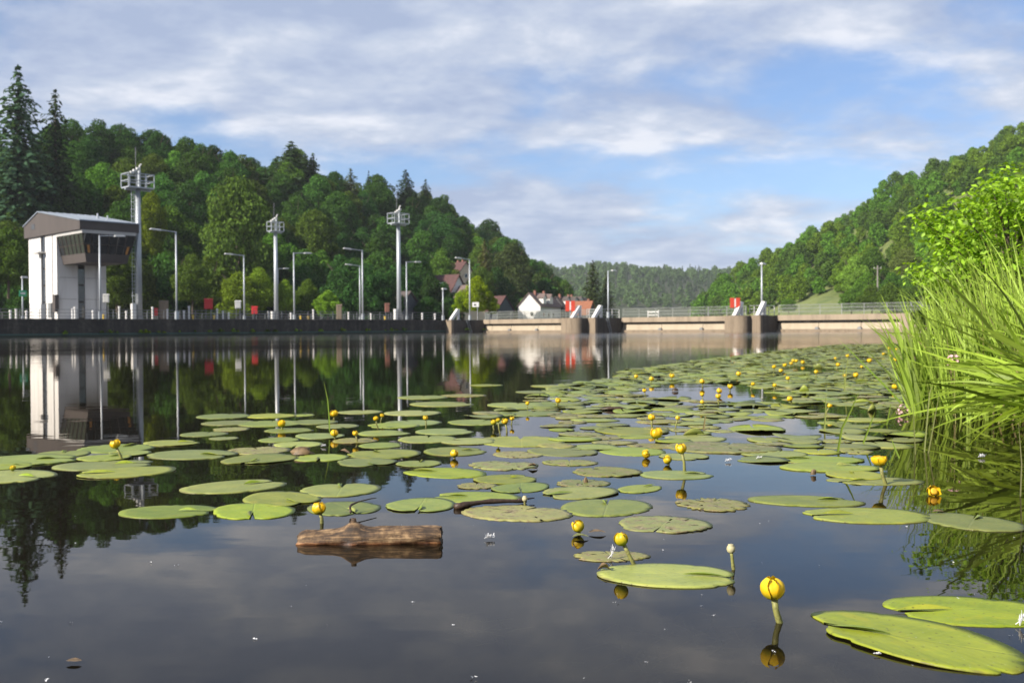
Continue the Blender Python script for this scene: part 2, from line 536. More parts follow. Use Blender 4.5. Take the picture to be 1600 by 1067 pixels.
M['galvdark'] = mat_plain('weathered_steel', (0.20, 0.205, 0.21), 0.55, 0.15, 2.0, metal=0.3)
M['rail'] = mat_plain('rail_steel', (0.24, 0.25, 0.24), 0.55, 0.12, 2.0, metal=0.2)
M['lamp'] = mat_plain('lamp_head', (0.55, 0.55, 0.53), 0.4, 0.04, 3.0)
M['red'] = mat_plain('red_paint', (0.55, 0.06, 0.032), 0.5, 0.08, 2.0)
M['boxred'] = mat_plain('red_box_paint', (0.50, 0.03, 0.03), 0.5, 0.1, 2.0)
M['yellow'] = mat_plain('yellow_paint', (0.70, 0.48, 0.06), 0.5, 0.08, 2.0)
M['green'] = mat_plain('green_sign', (0.05, 0.33, 0.16), 0.5, 0.05, 2.0)
M['black'] = mat_plain('black_rubber', (0.02, 0.02, 0.02), 0.7, 0.1)
M['bark'] = mat_plain('bark', (0.085, 0.065, 0.045), 0.9, 0.25, 6.0, bump=0.02)
M['soil'] = mat_plain('woodland_floor', (0.035, 0.045, 0.018), 0.95, 0.25, 0.08)
M['meadow'] = mat_plain('dry_meadow', (0.125, 0.150, 0.040), 0.95, 0.3, 0.12, dark=(0.06, 0.10, 0.022))
M['grassland'] = mat_plain('grassland', (0.10, 0.13, 0.035), 0.95, 0.25, 0.05)
M['bank'] = mat_plain('bank_soil', (0.06, 0.055, 0.03), 0.95, 0.3, 2.0)
M['roofdark'] = mat_plain('dark_roof', (0.075, 0.06, 0.055), 0.8, 0.15, 1.5)
M['roofbrown'] = mat_plain('brown_roof', (0.13, 0.095, 0.085), 0.8, 0.15, 1.5)
M['roofred'] = mat_plain('red_roof', (0.075, 0.034, 0.032), 0.8, 0.15, 1.5)
M['rooforange'] = mat_plain('orange_tile_roof', (0.22, 0.085, 0.045), 0.8, 0.12, 1.5)
M['slate'] = mat_plain('slate_cladding', (0.055, 0.062, 0.075), 0.6, 0.15, 1.5)
M['brick'] = mat_plain('chimney_brick', (0.20, 0.09, 0.065), 0.85, 0.15, 3.0)
M['cream'] = mat_plain('cream_render', (0.55, 0.45, 0.34), 0.8, 0.06, 0.6)
M['leaf'] = mat_leaf('tree_foliage', 0.38, 0.6, 0.0)
M['shrubleaf'] = mat_leaf('shrub_foliage', 0.45, 0.55, 0.02, grough=0.55, hue=(0.5, 0.5))
M['blade'] = mat_leaf('reed_blade', 0.40, 0.6, 0.02, grough=0.55, hue=(0.495, 0.505))
M['pad'] = mat_pad('lily_pad_green', 0.28)
M['padold'] = mat_pad('lily_pad_rotting', 0.85, (0.190, 0.205, 0.038))
M['padfresh'] = mat_pad('lily_pad_fresh', 0.12, (0.190, 0.250, 0.022))
M['petal'] = mat_petal('yellow_sepal', (0.26, 0.30, 0.02), (0.70, 0.45, 0.010), (0.80, 0.55, 0.02))
M['petalgreen'] = mat_petal('green_yellow_sepal', (0.12, 0.22, 0.015), (0.46, 0.38, 0.015), (0.70, 0.48, 0.015))
M['stamen'] = mat_plain('ochre_stamens', (0.62, 0.34, 0.02), 0.6, 0.2, 90)
M['stem'] = mat_plain('lily_stalk', (0.19, 0.19, 0.055), 0.55, 0.3, 150, dark=(0.05, 0.036, 0.016))
M['seed'] = mat_plain('seed_head', (0.40, 0.36, 0.21), 0.6, 0.2, 60)
M['wood'] = mat_wood()
M['wetwood'] = mat_plain('wet_wood', (0.05, 0.03, 0.018), 0.45, 0.4, 60, bump=0.004)
M['cutwood'] = mat_plain('cut_wood', (0.06, 0.042, 0.027), 0.7, 0.35, 60, bump=0.004)
M['feather'] = mat_plain('white_feather', (0.80, 0.80, 0.80), 0.8, 0.08, 60)
M['deadleaf'] = mat_plain('dead_leaf', (0.15, 0.10, 0.05), 0.6, 0.4, 40)
M['pink'] = mat_plain('pink_petal', (0.55, 0.34, 0.36), 0.6, 0.1, 60)
M['weed'] = mat_plain('water_weed', (0.16, 0.17, 0.06), 0.8, 0.3, 30)

# ------------------------------------------------------------------ the lock and weir survey frame
A0 = Vector((-53.0, 103.0, 0.0))
E1 = Vector((0.69, 0.724, 0)).normalized()      # downstream, along the lock wall
E2 = Vector((-E1.y, E1.x, 0))                   # towards the land (local +y)
LROT = math.atan2(E1.y, E1.x)
WALL_H = 1.92


def LW(x, y, z=0.0):
    return A0 + E1 * x + E2 * y + Vector((0, 0, z))


def loc_x(px, y):
    """lock-frame x on the line of given y that is seen in pixel column px"""
    u = U(px)
    b = A0 + E2 * y
    return (u * b.y - b.x) / (E1.x - u * E1.y)


def loc_y(px, x):
    u = U(px)
    b = A0 + E1 * x
    return (u * b.y - b.x) / (E2.x - u * E2.y)


def lock_thing(name, label, cat, x, y, z, group=None):
    return thing(name, label, cat, LW(x, y, z), LROT, group)


# ------------------------------------------------------------------ ground, water, terrain
def sheet(name, pts, z, mat, parent=None):
    mb = MB()
    mb.add([(p[0], p[1], z) for p in pts], [tuple(range(len(pts)))])
    return mb.build(name, mat, parent)


o = sheet('ground', [(-1500, -150), (1500, -150), (1500, 2300), (-1500, 2300)], -2.6, M['grassland'])
tag(o, kind='structure')
o = sheet('water', [(-400, -60), (260, -60), (260, 60), tuple(LW(72, -110)[:2]), tuple(LW(72, 30)[:2]), (-400, 60)], 0.0, M['water'])
tag(o, kind='structure')
o = sheet('riverbed', [(-300, -50), (200, -50), (200, 90), (-300, 90)], -0.55, M['bed'])
tag(o, kind='structure')


def smooth(t):
    t = np.clip(t, 0, 1)
    return t * t * (3 - 2 * t)


# -- three wooded hills, described by the line of their tree tops and by how far off foot and ridge are
L_PX = [-700, -300, 0, 60, 120, 200, 260, 340, 400, 470, 520, 560, 640, 700, 720, 760, 800, 830, 850, 870, 900, 940]
L_TOP = [150, 170, 205, 190, 172, 186, 207, 210, 237, 240, 264, 275, 285, 303, 326, 342, 368, 400, 416, 436, 462, 490]
LF = ([-700, 0, 300, 500, 700, 800, 900], [150, 168, 188, 200, 222, 255, 300])
LR = ([-700, 0, 300, 500, 700, 800, 900], [240, 250, 285, 320, 385, 430, 460])


def hill_left(px, D):
    df, dr = np.interp(px, *LF), np.interp(px, *LR)
    hor = 518.64 - 0.0068 * np.asarray(px, dtype=float)
    zr = np.maximum((hor - np.interp(px, L_PX, L_TOP)) / F * dr + CAM_H - 15.2, 1.5)
    t = (D - df) / (dr - df)
    z = 1.6 + (zr - 1.6) * (0.35 * np.clip(t, 0, 1) + 0.65 * smooth(t))
    return np.where(t > 1, zr - 0.10 * (D - dr), z)


R_PX = [1060, 1100, 1120, 1150, 1200, 1250, 1300, 1330, 1360, 1400, 1440, 1480, 1520, 1560, 1600, 1800, 2300]
R_TOP = [490, 448, 425, 408, 383, 361, 339, 320, 298, 271, 256, 240, 222, 201, 183, 110, 60]
RF = ([1060, 1100, 1200, 1400, 1600, 2300], [470, 430, 350, 265, 230, 180])
RR = ([1060, 1100, 1200, 1400, 1600, 2300], [500, 490, 480, 470, 450, 420])


def hill_right(px, D):
    df, dr = np.interp(px, *RF), np.interp(px, *RR)
    hor = 518.64 - 0.0068 * np.asarray(px, dtype=float)
    zr = np.maximum((hor - np.interp(px, R_PX, R_TOP)) / F * dr + CAM_H - 12.0, 3.0)
    zf = np.interp(px, [1060, 1200, 1280, 1400, 1600], [1.0, 6.0, 10.0, 7.5, 7.0])
    t = (D - df) / (dr - df)
    z = zf + (zr - zf) * (0.5 * np.clip(t, 0, 1) + 0.5 * smooth(t))
    z0 = 0.0 + (zf - 0.0) * smooth((D - (df - 110)) / 110)
    z = np.where(t < 0, z0, z)
    return np.where(t > 1, zr - 0.12 * (D - dr), z)


FH_PX = [500, 840, 870, 910, 950, 1000, 1050, 1100, 1140, 1200, 1400]
FH_TOP = [400, 408, 415, 410, 406, 412, 416, 417, 415, 410, 395]


def hill_far(px, D):
    hor = 518.64 - 0.0068 * np.asarray(px, dtype=float)
    zr = (hor - np.interp(px, FH_PX, FH_TOP)) / F * 1450 + CAM_H - 13
    t = (D - 800) / 650.0
    return np.where(t > 1, zr - 0.1 * (D - 1450), -2 + (zr + 2) * (0.5 * np.clip(t, 0, 1) + 0.5 * smooth(t)))


def terrain(name, fn, px0, px1, npx, D0fn, D1fn, nd, mat):
    pxs = np.linspace(px0, px1, npx)
    V = []
    for p in pxs:
        Ds = np.linspace(D0fn(p), D1fn(p), nd)
        zs = fn(np.full(nd, p), Ds)
        u = U(p)
        for D, z in zip(Ds, zs):
            V.append((u * D, D, float(z) + 0.5 * math.sin(D * 0.11 + p * 0.05)))
    q = []
    for i in range(npx - 1):
        for j in range(nd - 1):
            a = i * nd + j
            q.append((a, a + nd, a + nd + 1, a + 1))
    o_ = link(name, np_mesh(name, V, q, mat, True))
    return tag(o_, kind='structure')


terrain('hill_left', hill_left, -700, 935, 90, lambda p: np.interp(p, *LF) - 1, lambda p: np.interp(p, *LR) + 160, 36, M['soil'])
terrain('hill_right', hill_right, 1062, 2300, 90, lambda p: np.interp(p, *RF) - 108, lambda p: np.interp(p, *RR) + 160, 40, M['meadow'])
terrain('hill_far', hill_far, 500, 1400, 60, lambda p: 800, lambda p: 1750, 24, M['soil'])

# ------------------------------------------------------------------ trees


def leaf_quads(P, N, size, aspect=0.62):
    """one pointed leaf-spray face per point: P points, N normals"""
    n = len(P)
    N = N / np.linalg.norm(N, axis=1, keepdims=True)
    r = rng.normal(size=(n, 3))
    T = np.cross(N, r)
    T /= np.linalg.norm(T, axis=1, keepdims=True) + 1e-9
    B = np.cross(N, T)
    s = (size * rng.uniform(0.6, 1.35, size=(n, 1)))
    a = P + T * s
    b = P + B * s * aspect + N * s * 0.15
    c = P - T * s
    d = P - B * s * aspect + N * s * 0.15
    V = np.stack([a, b, c, d], axis=1).reshape(-1, 3)
    Q = np.arange(n * 4).reshape(n, 4)
    return V, Q


def broad_crown(n, H, rad, nl, size, low=0.22, rough=1.0, lr=(0.13, 0.34)):
    """lobed crown: leaf sprays on many overlapping lobes"""
    lobes = []
    for i in range(nl):
        z = rng.uniform(low, 1.0)
        prof = math.sin(min(1, (z - low) / (1 - low) * 0.92 + 0.12) * math.pi) ** 0.6
        a = rng.uniform(0, 2 * math.pi)
        rr = rad * prof * rng.uniform(0.45, 0.92)
        lobes.append((rr * math.cos(a), rr * math.sin(a), z * H * 0.86, rad * rng.uniform(*lr)))
    lobes.append((0, 0, H * 0.55, rad * 0.62))
    lobes.append((0, 0, H * 0.35, rad * 0.6))
    lobes = np.array(lobes)
    wts = lobes[:, 3] ** 2
    idx = rng.choice(len(lobes), size=int(n * 1.6), p=wts / wts.sum())
    d = rng.normal(size=(len(idx), 3))
    d /= np.linalg.norm(d, axis=1, keepdims=True)
    rr = lobes[idx, 3:4] * (1.08 - np.abs(rng.normal(0, 0.26, size=(len(idx), 1)))) * (1 + 0.12 * np.sin(d[:, :1] * 9 + idx[:, None]))
    P = lobes[idx, :3] + d * rr * np.array([1, 1, 0.82])
    # drop sprays buried deep inside another lobe
    depth = np.full(len(P), -1e9)
    for L in lobes:
        depth = np.maximum(depth, L[3] * 0.72 - np.linalg.norm((P - L[:3]) / np.array([1, 1, 0.82]), axis=1))
    keep = (depth < 0) | (rng.random(len(P)) < 0.12)
    P, d = P[keep][:n], d[keep][:n]
    N = d + rough * rng.normal(size=d.shape) + np.array([0, 0, 0.25])
    return leaf_quads(P, N, size)


def conifer_crown(H, rad, levels, per, size, droop=0.25, low=0.08):
    P, N = [], []
    for i in range(levels):
        f = i / (levels - 1)
        z = H * (low + (1 - low) * f)
        r = rad * (1 - f) ** 0.68 * rng.uniform(0.70, 1.15) + 0.10
        nb = max(4, int(11 * (1 - f) + 4))
        a0 = rng.uniform(0, 6.3)
        for k in range(nb):
            a = a0 + 2 * math.pi * k / nb + rng.uniform(-0.2, 0.2)
            rl = r * rng.uniform(0.7, 1.15)
            m = max(3, int(per * rl / rad))
            for j in range(m):
                s = (j + rng.random()) / m
                w_ = 0.30 * rl * (1 - s) * rng.uniform(-1, 1)
                x, y = math.cos(a), math.sin(a)
                P.append((x * rl * s - y * w_, y * rl * s + x * w_, z - droop * rl * s * s + 0.18 * rl * s + rng.normal(0, 0.12)))
                N.append((x * 0.5 + rng.normal(0, 0.5), y * 0.5 + rng.normal(0, 0.5), 0.8 + rng.normal(0, 0.3)))
    return leaf_quads(np.array(P), np.array(N), size, 0.5)


def trunk_mesh(H, r0, limbs=5, rad=3.0, low=0.3):
    mb = MB()
    bend = [(random.uniform(-0.3, 0.3) * i / 4, random.uniform(-0.3, 0.3) * i / 4, H * 0.8 * i / 4) for i in range(5)]
    mb.tube([(b[0], b[1], b[2] - (1.5 if i == 0 else 0)) for i, b in enumerate(bend)], [r0 * (1 - 0.2 * i) for i in range(5)], 7)
    for i in range(limbs):
        a = random.uniform(0, 6.28)
        z = H * random.uniform(low, 0.65)
        l = rad * random.uniform(0.5, 0.8)
        mb.tube([(0, 0, z), (math.cos(a) * l * 0.5, math.sin(a) * l * 0.5, z + l * 0.35), (math.cos(a) * l, math.sin(a) * l, z + l * 0.9)], [r0 * 0.45, r0 * 0.3, r0 * 0.1], 5)
    return mb.mesh('trunk', M['bark'])


PROTO = []           # broadleaf prototypes: (crown mesh, trunk mesh, height)
for i in range(7):
    H = [14, 16, 13, 15, 17, 14, 12][i]
    rad = [5.2, 5.6, 5.0, 6.0, 5.4, 4.6, 5.6][i]
    v, q = broad_crown([15500, 17000, 15000, 18000, 16500, 14000, 15500][i], H, rad, [64, 70, 56, 84, 70, 60, 66][i], 0.225, [0.16, 0.2, 0.12, 0.2, 0.22, 0.14, 0.1][i])
    PROTO.append((np_mesh('crown', v, q, M['leaf']), trunk_mesh(H, 0.28, 5, rad, 0.25), H))
CONI = []
for i in range(3):
    H, rad = [(22, 5.0), (18, 3.6), (20, 4.2)][i]
    v, q = conifer_crown(H, rad, [34, 30, 32][i], [34, 26, 28][i], [0.36, 0.30, 0.32][i], [0.35, 0.22, 0.3][i])
    mb = MB()
    mb.tube([(0, 0, -1.5), (0, 0, H * 0.5), (0, 0, H * 0.97)], [0.32, 0.2, 0.04], 7)
    CONI.append((np_mesh('crown', v, q, M['leaf']), mb.mesh('trunk', M['bark']), H))


def tree(name, proto, loc, s, rz, colr, label, group=None, cat='tree', sz=None):
    t = thing(name, label, cat, loc, rz, group)
    t.scale = (s, s, sz if sz else s)
    k = link('trunk', proto[1], t)
    c = link('crown', proto[0], t)
    c.color = tuple(colr) + (1,)
    return t


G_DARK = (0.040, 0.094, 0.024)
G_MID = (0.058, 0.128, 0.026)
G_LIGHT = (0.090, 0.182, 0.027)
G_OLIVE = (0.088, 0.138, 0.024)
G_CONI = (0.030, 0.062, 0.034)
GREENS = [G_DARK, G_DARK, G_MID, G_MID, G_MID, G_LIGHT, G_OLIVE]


def scatter(fn, px0, px1, dlo, dhi, spacing, want):
    """uneven planting with a least distance, spread evenly over the ground"""
    pts = []
    tries = 0
    while len(pts) < want and tries < 40000:
        tries += 1
        p = random.uniform(px0, px1)
        a, b = dlo(p), dhi(p)
        D = math.sqrt(random.uniform(a * a, b * b))
        X, Y = U(p) * D, D
        if all((X - q[0]) ** 2 + (Y - q[1]) ** 2 > spacing * spacing for q in pts):
            pts.append((X, Y, float(fn(np.array([p]), np.array([D]))[0]), p, D))
    return pts




def left_zone(p, t):
    w_ = ('left of the control building' if p < 60 else 'above the control building' if p < 205 else 'between the tallest and the middle mast' if p < 425
          else 'between the middle and the third mast' if p < 615 else 'above the red roofed house' if p < 745 else 'where it falls to the white house')
    h_ = 'low on' if t < 0.33 else 'halfway up' if t < 0.75 else 'topping'
    l_ = f'rounded tree {h_} the left hillside {w_}'
    return l_, 'left hillside trees ' + h_ + ' ' + w_


# left hillside: near rows first
lefts = scatter(hill_left, -150, 880, lambda p: np.interp(p, *LF) + 2, lambda p: np.interp(p, *LR) + 14, 7.4, 245)
nl = 0
for X, Y, Z, p, D in lefts:
    if 640 < p < 760 and D < np.interp(p, *LF) + 26:
        continue                                    # clearing of the houses
    if 690 < p < 740 and Z < 24 and D < 280:
        continue
    if any(-6 < (U(hp) * hd - X) * 0.82 + (hd - Y) * 0.57 < 30 and abs((U(hp) * hd - X) * 0.57 - (hd - Y) * 0.82) < 9 for hp, hd in ((827, 252), (869, 264), (890, 272))):
        continue                                    # nothing stands between the row of houses and the sun
    k = random.randrange(7)
    s = random.uniform(0.80, 1.18)
    c = np.array(random.choice(GREENS)) * random.uniform(0.85, 1.15)
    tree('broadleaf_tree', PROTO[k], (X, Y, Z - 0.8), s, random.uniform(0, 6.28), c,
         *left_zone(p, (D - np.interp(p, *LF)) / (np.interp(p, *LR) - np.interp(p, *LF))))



def right_zone(p):
    return ('above the right pier' if p < 1230 else 'above the dry meadow' if p < 1340 else 'around the utility pole' if p < 1430 else 'behind the yellow green shrub')


# right hillside
rights = scatter(hill_right, 1085, 1720, lambda p: np.interp(p, *RF) + 3, lambda p: np.interp(p, *RR) + 10, 8.4, 370)
rights.sort(key=lambda q: q[4])
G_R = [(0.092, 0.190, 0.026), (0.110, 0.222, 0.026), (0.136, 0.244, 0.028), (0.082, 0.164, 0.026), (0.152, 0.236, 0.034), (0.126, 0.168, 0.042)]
LOWV = []
rest = []
for i, (X, Y, Z, p, D) in enumerate(rights):
    if i < 55 and p < 1660:
        k = random.randrange(7)
        c = np.array(random.choice(G_R)) * random.uniform(0.85, 1.15)
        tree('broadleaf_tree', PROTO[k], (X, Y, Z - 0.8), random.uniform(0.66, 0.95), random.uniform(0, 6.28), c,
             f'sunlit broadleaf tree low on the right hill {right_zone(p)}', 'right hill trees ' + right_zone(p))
    else:
        rest.append((X, Y, Z, D))


def wood_mass(name, label, pts, protos, base_s, mats_cols, cat='wood'):
    """a far wood that reads as one mass"""
    VV, QQ = [], []
    off = 0
    for (X, Y, Z, D) in pts:
        v, q = protos[random.randrange(len(protos))]
        s = base_s * random.uniform(0.62, 1.22)
        a = random.uniform(0, 6.28)
        ca, sa = math.cos(a) * s, math.sin(a) * s
        w_ = np.stack([v[:, 0] * ca - v[:, 1] * sa + X, v[:, 0] * sa + v[:, 1] * ca + Y, v[:, 2] * s * random.uniform(0.9, 1.15) + Z], axis=1)
        VV.append(w_)
        QQ.append(q + off)
        off += len(v)
    o_ = link(name, np_mesh(name, np.concatenate(VV), np.concatenate(QQ), mats_cols[0]))
    o_.color = tuple(mats_cols[1]) + (1,)
    return tag(o_, label, cat, kind='stuff')


low = [broad_crown(2500, H, r_, nl_, 0.44, 0.1) for H, r_, nl_ in ((12, 5, 34), (13, 5.2, 38), (11, 4.8, 30), (14, 5.4, 40))]
bands = [[], [], []]
for i, q in enumerate(rest):
    bands[(i * 7 + int(q[0] * 0.13)) % 3].append(q)
M['leafmass'] = mat_leaf('hill_wood_foliage', 0.38, 0.6, 0.0)
for b, (c, nm, lb) in zip(bands, [((0.102, 0.205, 0.026), 'hillside_wood', 'mid green wood covering the upper right hill'),
                                  ((0.138, 0.240, 0.028), 'hillside_wood', 'pale green crowns mixed through the wood on the upper right hill'),
                                  ((0.088, 0.166, 0.030), 'hillside_wood', 'dark green crowns mixed through the wood on the upper right hill')]):
    wood_mass(nm, lb, b, low, 0.82, (M['leafmass'], c))

# far hill
fb = [broad_crown(260, 13, 5.0, 9, 1.3, 0.1, lr=(0.3, 0.5)) for _ in range(3)]
fc = [conifer_crown(19, 3.6, 9, 5, 1.3) for _ in range(3)]
fp = [(X, Y, Z, D) for X, Y, Z, p, D in scatter(hill_far, 845, 1160, lambda p: 1000, lambda p: 1475, 12.5, 900)]
fa = [q for i, q in enumerate(fp) if (math.sin(q[0] * 0.02) + math.sin(q[1] * 0.013 + q[0] * 0.01) + random.uniform(-1.2, 1.2)) > -0.7]
fset = set(fa)
fo = [q for q in fp if q not in fset]
wood_mass('far_wood', 'hazy blue green conifers on the far hill closing the valley', fo, fc, 0.66, (M['leafmass'], (0.072, 0.125, 0.062)))  # conifer blue pushed further in the leaf colour to stand for haze
wood_mass('far_wood', 'hazy broadleaf patches among conifers on the far hill', fa, fb, 0.85, (M['leafmass'], (0.095, 0.150, 0.058)))  # blue of the haze is partly painted into this leaf colour


def ptree(name, proto, px, ytop, D, H, label, colr, cat='tree', group=None, wide=1.0):
    """a tree that stands out: its top is seen at (px, ytop), it is H metres tall and D metres off"""
    top = AT(px, ytop, D)
    sx = H / proto[2]
    if px < 900 and D >= np.interp(px, *LF):
        # reach down to the slope it grows on
        need = top.z - float(hill_left(np.array([px]), np.array([D]))[0])
        H = min(max(H, need), H * (1.7 if proto in CONI else 1.5))
    s = H / proto[2]
    t = tree(name, proto, (top.x, top.y, top.z - H * (1.03 if proto in CONI else 0.97)), sx * wide, random.uniform(0, 6.28), colr, label, group, cat, sz=s)
    return t


# conifers and trees that can be picked out
ptree('conifer_tree', CONI[0], 28, 98, 205, 27, 'tallest blue green conifer rising at the upper left corner', (0.050, 0.098, 0.054), wide=1.75)
ptree('conifer_tree', CONI[2], 86, 136, 212, 21, 'dark pointed conifer just beside the tallest one', (0.044, 0.078, 0.034), wide=1.6)
ptree('conifer_tree', CONI[0], 455, 219, 292, 24, 'bushy conifer cresting the left ridge above the middle mast', (0.055, 0.098, 0.044), wide=2.3)
ptree('conifer_tree', CONI[1], 489, 238, 296, 15, 'small pointed conifer beside the bushy one on the ridge', (0.048, 0.088, 0.040), wide=2.0)
ptree('conifer_tree', CONI[1], 548, 262, 310, 16, 'thin sparse conifer on the ridge between two clouds', (0.085, 0.105, 0.055), wide=1.8)
ptree('conifer_tree', CONI[1], 576, 265, 315, 14, 'narrow dark spire of a conifer on the ridge line', (0.028, 0.050, 0.030), wide=0.8)
ptree('conifer_tree', CONI[2], 634, 264, 335, 17, 'broad dark conifer cresting the ridge behind the third mast', (0.034, 0.062, 0.034), wide=2.2)
ptree('conifer_tree', CONI[1], 665, 279, 345, 14, 'last small conifer on the ridge before it falls away', (0.038, 0.066, 0.036), wide=1.8)
ptree('conifer_tree', CONI[2], 926, 405, 300, 20, 'tall conifer standing alone behind the orange roofed house', (0.062, 0.090, 0.030), wide=1.35)
ptree('conifer_tree', CONI[1], 947, 424, 305, 16, 'slim olive conifer tucked beside the lone tall one', (0.070, 0.095, 0.030), wide=1.2)
ptree('conifer_tree', CONI[2], 757, 372, 262, 14, 'brownish olive conifer beside the house high in the wood', (0.085, 0.085, 0.035), wide=1.6)
LG = (0.17, 0.27, 0.028)
ptree('broadleaf_tree', PROTO[0], 746, 428, 176, 7.5, 'bright yellow green tree beside the lamp before the white house', (0.22, 0.31, 0.012), wide=0.95)
ptree('broadleaf_tree', PROTO[2], 722, 452, 178, 4.6, 'low yellow green bush joined to the bright tree', (0.21, 0.30, 0.014), wide=1.05)
ptree('broadleaf_tree', PROTO[5], 768, 458, 177, 4.2, 'low yellow green bush filling in beneath the bright tree', (0.21, 0.30, 0.014), wide=1.0)
ptree('broadleaf_tree', PROTO[6], 372, 424, 172, 8.2, 'light green bushy tree behind the lock between lamp and mast', LG, wide=1.0)
ptree('broadleaf_tree', PROTO[3], 405, 416, 174, 8.8, 'taller light green bushy tree directly before the middle mast', LG, wide=0.9)
ptree('broadleaf_tree', PROTO[1], 446, 436, 176, 7.0, 'light green bush just past the middle mast', LG, wide=0.9)
ptree('broadleaf_tree', PROTO[0], 482, 433, 180, 6.8, 'green bush with a ragged top past the second tall lamp', (0.11, 0.19, 0.026), wide=0.9)
ptree('broadleaf_tree', PROTO[2], 512, 452, 176, 5.0, 'low light green bush beside the paired lamps', LG, wide=1.3)
ptree('broadleaf_tree', PROTO[4], 236, 292, 196, 11, 'young yellow green tree glowing behind the first mast', (0.15, 0.22, 0.02), wide=0.8)
ptree('broadleaf_tree', PROTO[3], 370, 270, 196, 22, 'big pale crowned tree standing behind the middle mast', (0.082, 0.128, 0.024), wide=0.85)
ptree('broadleaf_tree', PROTO[1], 300, 395, 172, 10, 'mid green tree behind the second lamp of the lock', (0.085, 0.135, 0.025))
ptree('broadleaf_tree', PROTO[0], 12, 350, 158, 11, 'green tree at the left edge beside the control building', (0.08, 0.14, 0.026))
ptree('broadleaf_tree', PROTO[2], 182, 396, 160, 9, 'green tree showing between control building and first mast', (0.075, 0.125, 0.024))
ptree('broadleaf_tree', PROTO[5], 690, 385, 240, 10, 'light green tree on the slope above the red roof', (0.085, 0.145, 0.026), wide=1.25)
ptree('broadleaf_tree', PROTO[3], 800, 376, 285, 15, 'grey green rounded tree on the slope above the white house', (0.07, 0.10, 0.034), wide=1.1)
ptree('broadleaf_tree', PROTO[2], 785, 440, 285, 11, 'olive bush left of the white gabled house', (0.085, 0.115, 0.028), wide=1.1)
ptree('broadleaf_tree', PROTO[6], 845, 425, 330, 14, 'green tree directly behind the white gabled house', (0.060, 0.105, 0.024), wide=1.2)
ptree('broadleaf_tree', PROTO[1], 882, 436, 345, 12, 'bright green tree in the gap beside the lone conifer', (0.085, 0.165, 0.026))
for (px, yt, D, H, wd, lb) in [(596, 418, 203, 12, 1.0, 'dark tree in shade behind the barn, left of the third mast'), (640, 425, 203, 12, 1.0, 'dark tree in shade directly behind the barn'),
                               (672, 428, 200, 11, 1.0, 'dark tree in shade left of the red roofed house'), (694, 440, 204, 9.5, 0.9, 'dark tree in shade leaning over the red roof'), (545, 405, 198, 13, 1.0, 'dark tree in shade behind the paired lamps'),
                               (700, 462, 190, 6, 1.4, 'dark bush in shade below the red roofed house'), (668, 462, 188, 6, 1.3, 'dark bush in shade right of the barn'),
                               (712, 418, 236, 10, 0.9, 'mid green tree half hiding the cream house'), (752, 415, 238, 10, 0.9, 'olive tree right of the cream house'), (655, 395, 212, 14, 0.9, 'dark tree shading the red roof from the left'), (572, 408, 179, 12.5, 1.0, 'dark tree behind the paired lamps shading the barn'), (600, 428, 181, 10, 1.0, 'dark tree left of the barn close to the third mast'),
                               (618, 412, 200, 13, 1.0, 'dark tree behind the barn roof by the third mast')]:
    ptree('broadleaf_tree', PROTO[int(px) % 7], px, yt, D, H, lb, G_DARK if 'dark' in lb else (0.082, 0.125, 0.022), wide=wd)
for j, (px, yt, D, H, wd) in enumerate([(1330, 448, 215, 6, 1.3), (1362, 444, 208, 6.5, 1.3), (1392, 440, 200, 7.5, 1.1), (1232, 466, 240, 3.6, 1.5), (1420, 446, 195, 7, 1.1)]):
    ptree('scrub_bush', PROTO[j], px, yt, D, H, 'light green scrub bush on the meadow below the right hill', (0.10, 0.175, 0.03), 'bush', 'scrub bushes below the right hill', wide=wd)

# ------------------------------------------------------------------ lock quay and weir
sB = loc_x(697, 0.0)                     # where the lock wall ends in a projecting block
BLK = 1.2
sG = loc_x(757, -BLK)                    # gate line of the weir
W1 = -loc_y(972, sG)                     # right side of the first pier
W2 = -loc_y(1215, sG)
W3 = -loc_y(1412, sG)

quay = MB().box(-170, sB, 0.0, 70, -1.5, WALL_H).build('quay', M['quaywall'])
quay.location, quay.rotation_euler = A0, (0, 0, LROT)
tag(quay, kind='structure')
q2 = MB().box(-170, sG + 20, 0.5, 69, WALL_H + 0.004, WALL_H + 0.010).build('quay_paving', M['paving'])
q2.location, q2.rotation_euler = A0, (0, 0, LROT)
tag(q2, kind='structure')
q3 = MB().box(sB + 0.003, sG + 22, -0.05, 70, -1.5, WALL_H - 0.004).build('quay_end', M['quaywall'])
q3.location, q3.rotation_euler = A0, (0, 0, LROT)
tag(q3, kind='structure')
# coping stones along the edge of the lock wall
edge = lock_thing('quay_coping', 'weathered concrete coping along the top of the dark lock wall', 'coping', 0, 0, WALL_H)
cm = MB().box(0, 2.97, -0.05, 0.42, 0.012, 0.085).mesh('coping_stone', M['coping'])
x = -32.0
while x < sB - 3:
    c_ = link('coping_stone', cm, edge)
    c_.location = (x, 0, random.uniform(-0.004, 0.004))
    x += 3.0


